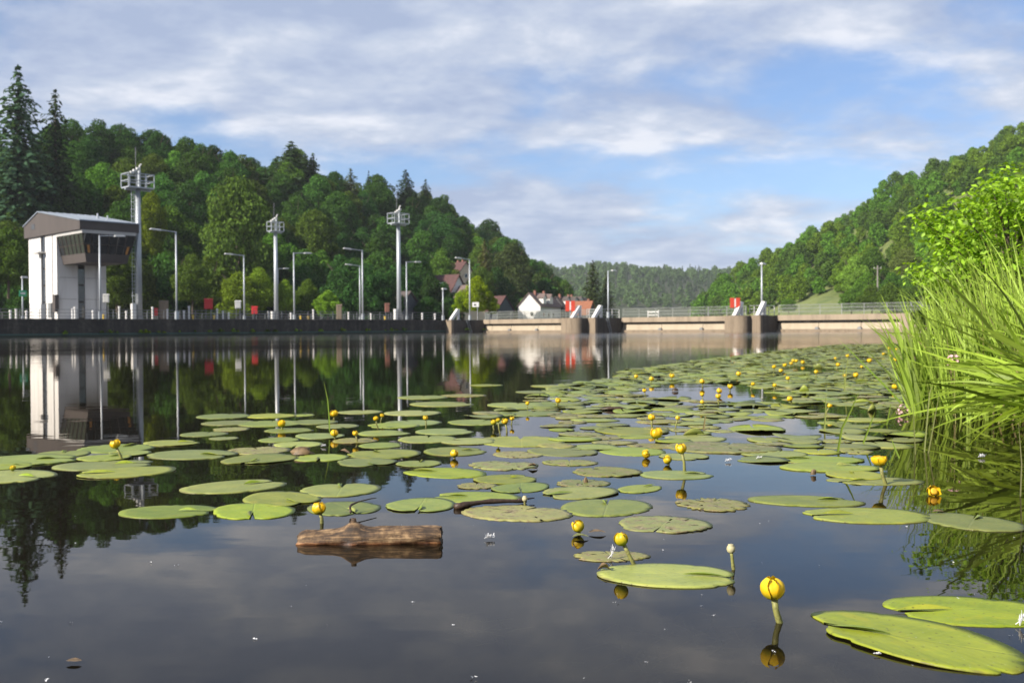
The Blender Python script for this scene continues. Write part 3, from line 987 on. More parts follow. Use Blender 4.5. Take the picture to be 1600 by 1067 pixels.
def pier_group():
    w = lock_thing('weir', 'concrete weir with three gate bays across the river', 'weir', 0, 0, 0)
    # left abutment block that ends the lock wall
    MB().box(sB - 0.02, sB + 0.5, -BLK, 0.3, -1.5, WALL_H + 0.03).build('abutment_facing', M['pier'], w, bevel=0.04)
    MB().box(sB + 0.503, sG, -BLK + 0.02, 0.3, -1.5, WALL_H + 0.02).build('abutment_block', M['piershade'], w)  # split from the front so its shaded side can take the shade-dark colour
    for W, nose_l, nose_r, blk_r in ((W1, 875, 905, 930), (W2, 1130, 1165, 1188)):
        xb = loc_x(blk_r, -W)
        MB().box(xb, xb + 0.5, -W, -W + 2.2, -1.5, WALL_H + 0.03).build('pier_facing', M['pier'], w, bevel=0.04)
        MB().box(xb + 0.503, sG + 5, -W + 0.02, -W + 2.2, -1.5, WALL_H + 0.02).build('pier_block', M['piershade'], w)  # rest of the block, shade painted in by the darker concrete
        yr = -W + BLK
        xn = loc_x(nose_r, yr)
        yl = loc_y(nose_l, xn)
        th = max(2.2, yl - yr)
        # rounded cutwater
        poly = []
        for k in range(15):
            a = -math.pi / 2 - math.pi * k / 14
            poly.append((xn + 0.55 + math.cos(a) * th * 0.36, yr + th / 2 + math.sin(a) * th / 2))
        poly.sort(key=lambda q_: q_[1])
        poly += [(xn + 0.56, yr + th), (xn + 0.56, yr)]
        MB().box(xn + 0.563, sG + 5, yr + 0.01, yr + th - 0.01, -1.5, WALL_H).build('pier_body', M['piershade'], w)  # long side behind the nose, its shade also put into the colour
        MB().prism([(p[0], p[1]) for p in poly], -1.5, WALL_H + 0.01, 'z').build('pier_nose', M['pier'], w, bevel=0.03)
        PIERS.append((xb, W, xn, yr, th))
    ends = [(-BLK, -(W1 - BLK) + PIERS[0][4]), (-W1, -(W2 - BLK) + PIERS[1][4]), (-W2, -W3 - 0.2)]
    for (ya, yb) in ends:
        MB().box(sG - 0.25, sG + 5.0, yb + 0.003, ya - 0.003, 1.33, WALL_H + 0.06).build('deck_beam', M['concrete'], w, bevel=0.03)
        L_ = ya - yb
        npan = max(3, int(round(L_ / 5.5)))
        for i in range(npan):
            y0 = yb + L_ * i / npan + 0.03
            y1 = yb + L_ * (i + 1) / npan - 0.03
            gp = MB().hexa([(sG + 0.10, y0, 0.30), (sG + 0.45, y0, 0.30), (sG + 0.45, y1, 0.30), (sG + 0.10, y1, 0.30)],
                           [(sG + 0.32, y0, 1.16), (sG + 0.55, y0, 1.16), (sG + 0.55, y1, 1.16), (sG + 0.32, y1, 1.16)]).build('gate_panel', M['gate'], w)
            if i:
                MB().prism([(y0 - 0.28, 0.285), (y0 + 0.22, 0.285), (y0 + 0.16, 0.50), (y0 + 0.0, 0.58), (y0 - 0.2, 0.50)], sG - 0.30, sG + 0.06, 'x').build('gate_roller', M['galvdark'], w)
        MB().box(sG - 0.32, sG + 0.5, yb + 0.01, ya - 0.01, -1.0, 0.28).build('gate_sill', M['pier'], w)
        MB().box(sG + 0.9, sG + 1.1, yb + 0.01, ya - 0.01, 0.2, 1.32).build('gate_back', M['galvdark'], w)
    MB().box(sG - 1.5, sG + 6, -W3 - 9, -W3 - 0.21, -1.5, WALL_H + 0.05).build('right_abutment', M['concrete'], w, bevel=0.05)
    return ends


PIERS = []
ENDS = pier_group()


def stoplog_bracket(x, y, label, mirror=1):
    t = lock_thing('guide_bracket', label, 'bracket', x, y, WALL_H + 0.03)
    MB().prism([(0.0, 0.0), (0.62, 0.0), (1.95, 1.35), (1.95, 1.62), (1.55, 1.66)], -0.22, 0.22).build('sloping_plate', M['white'], t, bevel=0.02)
    MB().box(1.72, 1.95, -0.16, 0.16, 0.0, 1.36).build('upright', M['white'], t)
    MB().box(-0.1, 2.1, -0.3, 0.3, -0.006, 0.05).build('base_plate', M['galvdark'], t)
    return t


stoplog_bracket(sB + 0.1, -BLK + 0.55, 'white triangular steel bracket where the lock wall ends')
stoplog_bracket(PIERS[0][0] + 0.1, -PIERS[0][1] + 0.55, 'white triangular steel bracket below the orange roof')
stoplog_bracket(PIERS[1][0] + 0.1, -PIERS[1][1] + 0.55, 'white triangular steel bracket beneath the tall pole on the right pier')
stoplog_bracket(PIERS[0][2] + 0.15, PIERS[0][3] + 1.5, 'white triangular steel bracket under the red sign before the houses')
stoplog_bracket(PIERS[1][2] + 0.15, PIERS[1][3] + 1.7, 'white triangular steel bracket under the red sign on the right pier')


def red_sign(px, ytop, ybot, wpx, D, label):
    p = AT(px, (ytop + ybot) / 2, D)
    z0 = WALL_H
    t = thing('river_sign', label, 'sign', (p.x, p.y, z0), R(4))
    h = (ybot - ytop) * D / F
    wd = wpx * D / F
    zc = p.z - z0
    MB().tube([(0, 0.10, 0), (0, 0.10, zc + h * 0.45)], 0.05, 8).build('post', M['galv'], t)
    for s_ in (-1, 1):
        x0, x1 = sorted((s_ * 0.07 * wd, s_ * wd / 2))
        MB().box(x0, x1, -0.03, 0.03, zc - h / 2, zc + h / 2).build('red_panel', M['red'], t, bevel=0.05)
    MB().box(-0.068 * wd, 0.068 * wd, -0.02, 0.025, zc - h * 0.40, zc + h * 0.42).build('white_stripe', M['white'], t)
    return t


red_sign(891, 470, 486.5, 15, LW(PIERS[0][2] + 0.9, PIERS[0][3] + 1.6).y, 'red river sign with white stripe before the houses')
red_sign(1148.5, 465.5, 481, 16, LW(PIERS[1][2] + 0.9, PIERS[1][3] + 1.8).y, 'red river sign with white stripe on the right pier')


def railing(name, label, xs, ys, z, pts, post_gap, h=1.1, infill=False, mat='rail', bars=3):
    """pts: polyline in the lock frame"""
    t = lock_thing(name, label, 'railing', pts[0][0], pts[0][1], z)
    o0 = Vector((pts[0][0], pts[0][1], 0))
    pm = MB().box(-0.03, 0.03, -0.03, 0.03, 0, h).mesh('post', M[mat])
    for a, b in zip(pts[:-1], pts[1:]):
        a, b = Vector((a[0], a[1], 0)) - o0, Vector((b[0], b[1], 0)) - o0
        L_ = (b - a).length
        n = max(1, int(L_ / post_gap))
        for i in range(n + 1):
            p = link('post', pm, t)
            p.location = a.lerp(b, i / n)
        for k in range(bars):
            zz_ = h * (1 - k / bars) if bars > 1 else h
            MB().tube([a + Vector((0, 0, zz_)), b + Vector((0, 0, zz_))], 0.028, 6).build('rail', M[mat], t)
        if infill:
            mb = MB()
            m = int(L_ / 0.14)
            for i in range(m):
                p = a.lerp(b, (i + 0.5) / m)
                mb.box(p.x - 0.012, p.x + 0.012, p.y - 0.012, p.y + 0.012, 0.08, h - 0.04)
            f = mb.build('infill_bars', M['infill'], t)
            f['kind'] = 'stuff'
    return t


M['infill'] = mat_plain('green_grey_bars', (0.22, 0.24, 0.20), 0.6, 0.1, 2.0)
railing('quay_railing', 'long steel railing along the edge of the lock wall', 0, 0, WALL_H, [(-34, 0.75), (sB + 0.2, 0.75)], 2.0, mat='galvdark')
railing('inner_railing', 'second steel railing farther back across the lock', 0, 0, WALL_H, [(-30, 17.0), (sB + 8, 17.0)], 2.0, mat='rail')
lbls = ['barred railing on the weir deck before the white house', 'barred railing on the middle weir bay', 'barred railing on the right weir bay reaching the reeds']
for (ya, yb), lb in zip(ENDS, lbls):
    railing('weir_railing', lb, 0, 0, WALL_H + 0.06, [(sG + 0.1, ya - 0.1), (sG + 0.1, yb + 0.1 if yb > -W3 else -W3 - 6)], 2.5, 1.18, True)
for (xb, W, xn, yr, th), lb in zip(PIERS, ['pale railing on the pier by the orange roofed house', 'pale railing on the right pier between two brackets']):
    railing('pier_railing', lb, 0, 0, WALL_H + 0.03, [(xn + 2.4, yr + 0.25), (xb + 0.1, yr + 0.25), (xb + 2.4, -W + 0.25), (sG - 0.3, -W + 0.25)], 1.1, 1.15, False, 'white', 3)

# ladder sloping down the shaded side of each block
for (xq, yq, lb) in ((loc_x(735, -BLK), -BLK - 0.02, 'dark ladder on the shaded end of the lock wall'),
                     (loc_x(953, -W1), -W1 - 0.02, 'dark ladder on the shaded side of the first pier')):
    t = lock_thing('wall_ladder', lb, 'ladder', xq, yq, 0)
    for s_ in (0, 0.42):
        MB().tube([(s_ - 0.9, -0.08, 1.95), (s_, -0.08, -0.3)], 0.035, 6).build('stile', M['galv'], t)
    for k in range(6):
        zz_ = 0.1 + 0.3 * k
        xx = -0.9 * (zz_ + 0.3) / 2.25
        MB().tube([(xx, -0.08, zz_), (xx + 0.42, -0.08, zz_)], 0.02, 5).build('rung', M['galv'], t)

# plants rooted in the lock wall just above the water
tuft = []
for i in range(3):
    d = rng.normal(size=(90, 3))
    d[:, 2] = np.abs(d[:, 2])
    d /= np.linalg.norm(d, axis=1, keepdims=True)
    v, q = leaf_quads(d * rng.uniform(0.1, 0.42, size=(90, 1)) * np.array([1.3, 0.8, 0.9]), d + 0.5 * rng.normal(size=d.shape), 0.10)
    tuft.append(np_mesh('wall_plant', v, q, M['leaf']))
for i, px in enumerate([102, 160, 172, 183, 220, 228, 248, 256, 281, 305, 327, 345, 364, 372, 395, 418, 430, 463, 470, 500, 535, 573, 578, 602, 612, 620, 630, 729, 757]):
    s_ = random.uniform(0.5, 1.25)
    y = -0.05 if px < 690 else -BLK - 0.05
    if px == 757:
        y = -BLK - 0.3
    o = link('wall_plant', tuft[i % 3])
    o.location = LW(loc_x(px, y), y, 0.38 + random.uniform(0, 0.12))
    o.rotation_euler = (0, 0, random.uniform(0, 6.28))
    o.scale = (s_, s_, s_)
    o.color = (0.16, 0.24, 0.02, 1) if random.random() < 0.7 else (0.09, 0.15, 0.02, 1)
    tag(o, 'green weed tuft rooted in the lock wall just above the water', 'plant', 'weed tufts on the lock wall')

# ------------------------------------------------------------------ control building
Bc = (loc_x(91, 9.5), 9.5)                # near corner of the shaft in the lock frame
bld = lock_thing('control_building', 'white lock control building with brown roof storey and jutting glazed room', 'building', Bc[0], Bc[1], WALL_H)
SL, SW, SH = 5.8, 8.4, 10.1               # along the lock, across, height of the shaft
sh_top = SH
# shaft: slabs of white panels with a dark window slot in the sunlit end and one in the shaded side
MB().box(0.25, SL - 0.06, 0.25, SW - 0.06, 0, SH).build('core', M['darkbrown'], bld)
for (y0, y1) in ((0.0, 3.35), (4.65, SW)):
    n = 3
    for k in range(n):
        a, b = y0 + (y1 - y0) * k / n, y0 + (y1 - y0) * (k + 1) / n
        MB().box(0.0, 0.24, a + 0.018, b - 0.018, 0 if k else 0, 2.05).build('wall_panel', M['render'], bld)
        MB().box(-0.03, 0.24, a + 0.018, b - 0.018, 2.09, SH).build('wall_panel', M['render'], bld)
for (x0, x1) in ((0.245, 2.4), (3.25, SL)):
    for k in range(4):
        z0, z1 = SH * k / 4, SH * (k + 1) / 4
        MB().box(x0, x1, 0.0, 0.24, z0 + 0.02, z1 - 0.02).build('wall_panel', M['render'], bld)
MB().box(SL - 0.05, SL, 0.25, SW, 0, SH).build('wall_panel', M['render'], bld)
for k in range(5):
    z0 = 0.2 + k * 2.0
    MB().box(0.10, 0.26, 3.40, 4.60, z0 + 0.1, z0 + 1.9).build('window', M['glass'], bld)
    MB().box(2.45, 3.20, 0.10, 0.26, z0 + 0.1, z0 + 1.9).build('window', M['glass'], bld)
MB().box(-0.9, 0.1, 3.2, 5.4, 8.05, 8.2).build('canopy_slab', M['fascia'], bld)
# glazed control room, leaning outwards to the top
zb, zt = SH - 3.55, SH - 0.35
x0, x1, y0, y1 = 0.02, SL + 0.35, -7.0, -0.02
ins_ = 0.72


def room_pt(fx, fy, z, out=0.0):
    """corner point of the leaning room: fx, fy in 0..1"""
    f = (z - zb) / (zt - zb)
    i_ = ins_ * (1 - f) - out
    return (x0 + i_ + fx * (x1 - x0 - 2 * i_), y0 + i_ + fy * (y1 - y0 - i_), z)


def room_ring(z0_, z1_, out, nm, mat):
    return MB().hexa([room_pt(0, 0, z0_, out), room_pt(1, 0, z0_, out), room_pt(1, 1, z0_, out), room_pt(0, 1, z0_, out)],
                     [room_pt(0, 0, z1_, out), room_pt(1, 0, z1_, out), room_pt(1, 1, z1_, out), room_pt(0, 1, z1_, out)]).build(nm, mat, bld)


room_ring(zb, zb + 1.0, 0.04, 'room_apron', M['brown'])
room_ring(zb + 1.0, zt, 0.0, 'room_glazing', M['glass'])
room_ring(zb + 1.95, zb + 2.03, 0.03, 'transom', M['darkbrown'])
room_ring(zt, zt + 0.36, 0.08, 'light_fascia', M['fascia'])
for k in range(7):
    f = k / 6
    for (fx, fy, n_) in ((0, f, 0), (f, 0, 1)):
        p0, p1 = room_pt(fx, fy, zb + 1.0, 0.03), room_pt(fx, fy, zt, 0.03)
        MB().tube([p0, p1], 0.055, 4).build('mullion', M['darkbrown'], bld)
for fx in (0.06, 0.9):
    a, b = room_pt(fx, 0, zb + 1.05, 0.012), room_pt(fx + 0.05, 0, zb + 1.05, 0.012)
    c, d = room_pt(fx + 0.05, 0, zb + 1.9, 0.012), room_pt(fx, 0, zb + 1.9, 0.012)
    MB().hexa([a, b, (b[0], b[1] + 0.04, b[2]), (a[0], a[1] + 0.04, a[2])], [d, c, (c[0], c[1] + 0.04, c[2]), (d[0], d[1] + 0.04, d[2])]).build('orange_blind', M['orange'], bld)
# roof storey: brown gable with ridge off-centre
ax0, ax1, ay0, ay1 = -0.35, SL + 0.75, -7.2, SW + 0.55
prof = [(ay0, SH + 0.03), (ay1, SH + 0.03), (ay1, SH + 1.45), (4.5, SH + 2.85), (ay0, SH + 1.0)]
attic = MB().prism(prof, ax0, ax1, 'x').build('roof_storey', M['brown'], bld)
for k in range(9):
    yy = ay0 + (ay1 - ay0) * (k + 0.5) / 9
MB().box(ax0 - 0.03, ax0 + 0.05, 5.6, 6.6, SH + 0.95, SH + 1.55).build('vent_grille', M['slate'], attic)
rf = MB()
for (ya, za, yb, zb_) in ((ay0 - 0.15, SH + 0.99, 4.5, SH + 2.88), (ay1 + 0.15, SH + 1.43, 4.5, SH + 2.88)):
    rf = MB().hexa([(ax0 - 0.12, ya, za), (ax1 + 0.12, ya, za), (ax1 + 0.12, yb, zb_), (ax0 - 0.12, yb, zb_)],
                   [(ax0 - 0.12, ya, za + 0.12), (ax1 + 0.12, ya, za + 0.12), (ax1 + 0.12, yb, zb_ + 0.12), (ax0 - 0.12, yb, zb_ + 0.12)])
    sl = rf.build('roof_sheet', M['zinc'], bld)
    for k in range(8):
        xx = ax0 + (ax1 - ax0) * (k + 0.5) / 8
        MB().tube([(xx, ya, za + 0.13), (xx, yb, zb_ + 0.13)], 0.035, 4).build('roof_seam', M['zinc'], sl)
MB().tube([(4.2, -1.5, SH + 1.9), (4.2, -1.5, SH + 2.6)], 0.12, 8).build('roof_vent', M['galv'], bld)
MB().tube([(4.9, -2.6, SH + 1.7), (4.9, -2.6, SH + 2.3)], 0.10, 8).build('roof_vent', M['galv'], bld)
MB().tube([(-0.10, 1.15, 0), (-0.10, 1.15, SH)], 0.05, 6).build('downpipe', M['fascia'], bld)
MB().tube([(4.6, -0.08, 0), (4.6, -0.08, SH - 3.6)], 0.05, 6).build('downpipe', M['fascia'], bld)
MB().box(-0.5, -0.05, -0.5, 0.25, 1.0, 3.0).build('equipment_cabinet', M['brown'], bld)
MB().box(-0.10, 0.02, 3.3, 4.7, 0, 2.0).build('door', M['slate'], bld)
MB().box(-0.4, -0.06, 1.0, 1.8, 0.3, 2.05).build('wall_box', M['galvdark'], bld)


# ------------------------------------------------------------------ masts with railed platforms
def mast(px, ybot, D, wpx, label, ladder, flip=1, Hm=15.5):
    p = AT(px, ybot, D)
    t = thing('camera_mast', label, 'mast', (p.x, p.y, WALL_H), LROT)
    H = p.z - WALL_H
    MB().tube([(0, 0, 0), (0, 0, H * 0.5), (0, 0, H + 0.2)], [0.36, 0.33, 0.29], 14).build('pole', M['galv'], t, smooth=True)
    MB().lathe([(0.6, 0), (0.6, 0.12), (0.40, 0.16), (0.38, 0.5)], 14).build('foot_flange', M['galvdark'], t)
    a, b = wpx * 0.40, wpx * 0.24
    pl = thing_part('platform', t)
    MB().box(-a, a, -b, b, H, H + 0.14).build('platform_deck', M['galv'], pl)
    MB().box(-a, a, -0.12, 0.12, H - 0.22, H - 0.005).build('platform_beam', M['galv'], pl)
    rl = thing_part('platform_railing', t)
    for zz_ in (0.85, 1.65):
        for (q0, q1) in (((-a, -b), (a, -b)), ((a, -b), (a, b)), ((a, b), (-a, b)), ((-a, b), (-a, -b))):
            MB().tube([(q0[0], q0[1], H + zz_), (q1[0], q1[1], H + zz_)], 0.06, 6).build('rail', M['galv'], rl)
    for fx in (-1, -0.33, 0.33, 1):
        for s_ in (-1, 1):
            MB().tube([(a * fx, b * s_, H + 0.14), (a * fx, b * s_, H + 1.66)], 0.06, 6).build('rail_post', M['galv'], rl)
    MB().tube([(0.2, 0, H), (0.2, 0, H + 2.1)], 0.17, 8).build('upper_pole', M['galv'], t)
    MB().tube([(0.25, 0, H + 2.1), (0.25, 0, H + 2.7), (0.45, 0, H + 2.95)], 0.10, 8).build('bent_pipe', M['lamp'], t)
    MB().tube([(-0.1 * flip, 0.25, H + 0.1), (-0.1 * flip, 0.25, H + 4.9)], 0.035, 6).build('antenna', M['galvdark'], t)
    for (dx, dz) in ((-0.75, 1.8), (-0.35, 2.05), (-1.1, 1.55)):
        cb = MB().box(dx - 0.22, dx + 0.22, -b - 0.1, -b + 0.25, H + dz, H + dz + 0.32).build('camera_housing', M['lamp'], t, bevel=0.05)
    if ladder:
        ld = thing_part('ladder', t)
        ux, uy = -0.55, 0.15
        for s_ in (-0.16, 0.16):
            MB().tube([(ux + s_, uy, 0), (ux + s_, uy, H)], 0.03, 5).build('stile', M['galv'], ld)
        n = int(H / 0.42)
        rm = MB().tube([(-0.16, 0, 0), (0.16, 0, 0)], 0.022, 5).mesh('rung', M['galv'])
        hm = MB().tube([(math.cos(a_) * 0.33, -0.05 - math.sin(a_) * 0.5, 0) for a_ in np.linspace(0, math.pi, 7)], 0.02, 4).mesh('cage_hoop', M['galv'])
        for k in range(n):
            r_ = link('rung', rm, ld)
            r_.location = (ux, uy, 0.3 + 0.42 * k)
            if k > 5 and k % 2 == 0:
                h_ = link('cage_hoop', hm, ld)
                h_.location = (ux, uy, 0.3 + 0.42 * k)
    MB().box(-0.95, -0.45, -0.25, 0.25, 0, 1.9).build('base_cabinet', M['lamp'], t, bevel=0.03)
    return t


def thing_part(name, parent):
    o_ = bpy.data.objects.new(name, None)
    COL.objects.link(o_)
    o_.parent = parent
    return o_


mast(215.5, 295.5, 117, 3.9, 'tallest steel mast with railed camera platform beside the control building', True)
mast(430.5, 362.5, 169, 3.0, 'middle steel mast with railed camera platform before the light green trees', False)
mast(622.5, 350.5, 158, 3.7, 'steel mast with railed camera platform nearest the weir', False)


# ------------------------------------------------------------------ street lamps on the quay
def lamp(px, ytop, H, side, reach, label, D=None, sign=False):
    hor = 518.64 - 0.0068 * px
    D = D or (H + WALL_H - CAM_H) * F / (hor - ytop)
    p = AT(px, ytop, D)
    t = thing('street_lamp', label, 'lamp', (p.x, p.y, WALL_H), LROT if side > 0 else LROT + math.pi)
    H = p.z - WALL_H
    L_ = reach * D / F / 0.85
    MB().tube([(0, 0, 0), (0, 0, H * 0.45), (0, 0, H)], [0.13, 0.11, 0.085], 8).build('pole', M['galv'], t, smooth=True)
    if L_ > 0.3:
        MB().tube([(0, 0, H - 0.06), (L_ * 0.5, 0, H + 0.02), (L_, 0, H + 0.05)], 0.06, 6).build('arm', M['galv'], t)
        MB().hexa([(L_ * 0.72, -0.2, H - 0.06), (L_ + 0.75, -0.16, H + 0.02), (L_ + 0.75, 0.16, H + 0.02), (L_ * 0.72, 0.2, H - 0.06)],
                  [(L_ * 0.78, -0.14, H + 0.14), (L_ + 0.6, -0.1, H + 0.18), (L_ + 0.6, 0.1, H + 0.18), (L_ * 0.78, 0.14, H + 0.14)]).build('lamp_head', M['lamp'], t, bevel=0.04)
    else:
        MB().hexa([(-0.15, -0.2, H - 0.02), (0.8, -0.2, H - 0.02), (0.8, 0.2, H - 0.02), (-0.15, 0.2, H - 0.02)],
                  [(-0.1, -0.12, H + 0.2), (0.6, -0.12, H + 0.2), (0.6, 0.12, H + 0.2), (-0.1, 0.12, H + 0.2)]).build('lamp_head', M['lamp'], t)
    MB().box(-0.16, 0.16, -0.16, 0.16, 0, 0.9).build('pole_foot', M['galv'], t)
    if sign:
        MB().box(-0.5, 0.5, -0.2, -0.14, H - 2.6, H - 1.75).build('green_sign', M['green'], t)
        MB().box(-0.3, 0.3, -0.215, -0.2, H - 2.3, H - 2.05).build('sign_figure', M['white'], t)
    return t


lamp(155.5, 368, 9.9, 1, 27, 'street lamp directly in front of the control building with arm to the right', D=111.4)
lamp(275, 362, 9.9, -1, 28, 'street lamp right of the tallest mast with arm to the left')
lamp(381, 399, 9.9, -1, 22, 'street lamp against the light green trees with arm to the left')
lamp(459, 395, 9.9, 1, 22, 'street lamp just right of the middle mast with arm to the right')
lamp(434, 419.5, 9.9, 1, 12, 'lamp arm peeking out behind the middle mast')
lamp(566, 391, 9.9, -1, 24, 'taller of two paired lamps with arms to the left')
lamp(562, 415, 9.9, -1, 18, 'shorter of two paired lamps standing just behind')
lamp(635, 409, 9.9, 1, 20, 'street lamp just right of the third mast with arm to the right')
lamp(733.5, 405, 9.9, -1, 20, 'street lamp by the bright yellow green tree')
lamp(35, 434, 6.2, 1, 2, 'short lamp carrying a small green sign left of the control building', sign=True)
lamp(692, 452, 5.2, 1, 1, 'small pale lamp post below the red roofed house')
lamp(950, 423, 8.5, 1, 10, 'slim lamp post on the weir beside the orange roof', D=LW(sG + 4, -W1 + 1.5).y)
lamp(1190, 413, 8.5, 1, 1, 'bare pale pole rising from the right weir pier', D=LW(PIERS[1][0] + 2.4, -W2 + 1).y)

# ------------------------------------------------------------------ quay furniture


def cabinet(px, ytop, ybot, wpx, D, mat, name, label, cat, legs=True, group=None):
    p = AT(px, (ytop + ybot) / 2, D)
    t = thing(name, label, cat, (p.x, p.y, WALL_H), R(18), group)
    h, wd = (ybot - ytop) * D / F, wpx * D / F
    zc = max(p.z - WALL_H, h / 2 + (0.3 if legs else 0.0))
    MB().box(-wd / 2, wd / 2, -0.18, 0.18, zc - h / 2, zc + h / 2).build('case', M[mat], t, bevel=0.04)
    MB().box(-wd / 2 + 0.08, wd / 2 - 0.08, -0.21, -0.17, zc - h / 2 + 0.08, zc + h / 2 - 0.08).build('door', M[mat], t)
    MB().hexa([(-wd / 2 - 0.05, -0.24, zc + h / 2), (wd / 2 + 0.05, -0.24, zc + h / 2), (wd / 2 + 0.05, 0.22, zc + h / 2), (-wd / 2 - 0.05, 0.22, zc + h / 2)],
              [(-wd / 2, -0.1, zc + h / 2 + 0.12), (wd / 2, -0.1, zc + h / 2 + 0.12), (wd / 2, 0.12, zc + h / 2 + 0.12), (-wd / 2, 0.12, zc + h / 2 + 0.12)]).build('lid', M[mat], t)
    for s_ in (-1, 1):
        MB().box(s_ * wd * 0.3 - 0.04, s_ * wd * 0.3 + 0.04, 0.0, 0.08, 0, zc - h / 2).build('leg', M['galvdark'], t)
    return t


cabinet(326, 468, 483, 13, 121, 'boxred', 'rescue_box', 'larger red rescue box on the quay right of the second lamp', 'box')
cabinet(398, 480, 491, 9, 140, 'boxred', 'rescue_box', 'small red box below the light green trees', 'box')
cabinet(244, 483, 493, 5, 122, 'boxred', 'rescue_box', 'narrow red box right of the tallest mast', 'box')
cabinet(256, 471, 499, 14, 125, 'pier', 'control_cabinet', 'brown control cabinet between tallest mast and second lamp', 'cabinet', False)
cabinet(605, 475, 488, 7, 150, 'brick', 'control_cabinet', 'small reddish cabinet left of the third mast', 'cabinet')
cabinet(372, 471, 482, 9, 138, 'lamp', 'control_cabinet', 'pale control box on legs beside the third lamp', 'cabinet')
cabinet(166, 461, 473, 9, 119, 'lamp', 'control_cabinet', 'pale box beside the foot of the first lamp', 'cabinet')
cabinet(530, 477, 499, 8, 141, 'pier', 'control_cabinet', 'brown post shaped cabinet near the paired lamps', 'cabinet', False)


def bollard(px, D, mat, h, label, group):
    t = thing('bollard', label, 'bollard', (U(px) * D, D, WALL_H + 0.01), 0, group)
    MB().lathe([(0.17, 0), (0.17, 0.08), (0.11, 0.12), (0.11, h - 0.15), (0.15, h - 0.12), (0.15, h), (0.08, h + 0.05)], 10).build('shaft', M[mat], t)
    MB().lathe([(0.24, 0), (0.24, 0.05), (0.2, 0.06)], 10).build('base', M['galvdark'], t)
    return t


for px, D, h in [(17, 108, 1.0), (26, 112, 1.25), (42, 111, 1.0), (114, 112, 1.2), (118, 116, 1.5), (146, 113, 1.0), (187, 119, 1.6), (198, 117, 1.0), (239, 119, 1.5),
                 (262, 122, 1.3), (288, 122, 1.1), (296, 124, 1.7), (340, 127, 1.4), (349, 128, 1.2), (358, 130, 1.0), (420, 134, 1.2), (455, 137, 1.0), (490, 140, 1.5),
                 (545, 143, 1.2), (580, 146, 1.0), (660, 152, 1.1), (680, 153, 1.0)]:
    bollard(px, D, 'white', h, 'white post standing on the quay behind the railing', 'white posts on the quay')
for px, D in [(162, 113.5), (302, 123), (335, 125), (470, 138), (482, 139), (602, 147)]:
    bollard(px, D, 'yellow', 0.55, 'low yellow mooring bollard on the quay edge', 'yellow mooring bollards')

# white notice board by the bright tree, pale bench on the weir
p = AT(743, 476, 150)
t = thing('notice_board', 'small white notice board on a post by the bright green tree', 'sign', (p.x, p.y, WALL_H), 0)
MB().box(-0.5, 0.5, -0.03, 0.03, p.z - WALL_H - 0.35, p.z - WALL_H + 0.35).build('board', M['white'], t)
MB().box(-0.22, 0.12, -0.042, -0.03, p.z - WALL_H - 0.16, p.z - WALL_H + 0.08).build('dark_symbol', M['black'], t)
MB().tube([(0.3, 0.06, 0), (0.3, 0.06, p.z - WALL_H)], 0.05, 6).build('post', M['galv'], t)
bx = loc_y(1021, sG + 1.2)
t = lock_thing('deck_barrier', 'low white barrier standing on the middle weir deck', 'barrier', sG + 1.2, bx, WALL_H + 0.06)
MB().box(-0.05, 0.05, -0.85, 0.85, 0.62, 0.80).build('top_board', M['white'], t)
MB().box(-0.05, 0.05, -0.85, 0.85, 0.22, 0.36).build('lower_board', M['white'], t)
for s_ in (-1, 1):
    MB().box(-0.06, 0.06, s_ * 0.86 - 0.06, s_ * 0.86 + 0.06, 0, 0.92).build('leg', M['white'], t)

# utility pole below the right hill
p = AT(1371, 415, 235)
t = thing('utility_pole', 'grey utility pole at the foot of the right hill', 'pole', (p.x, p.y, p.z - 9), 0)
MB().tube([(0, 0, -2), (0, 0, 9)], [0.22, 0.16], 8).build('post', M['paving'], t)
MB().box(-0.9, 0.9, -0.08, 0.08, 8.2, 8.35).build('crossarm', M['paving'], t)
for s_ in (-0.8, 0, 0.8):
    MB().lathe([(0.07, 8.36), (0.07, 8.6), (0.04, 8.65)], 6, (s_, 0, 0)).build('insulator', M['lamp'], t)


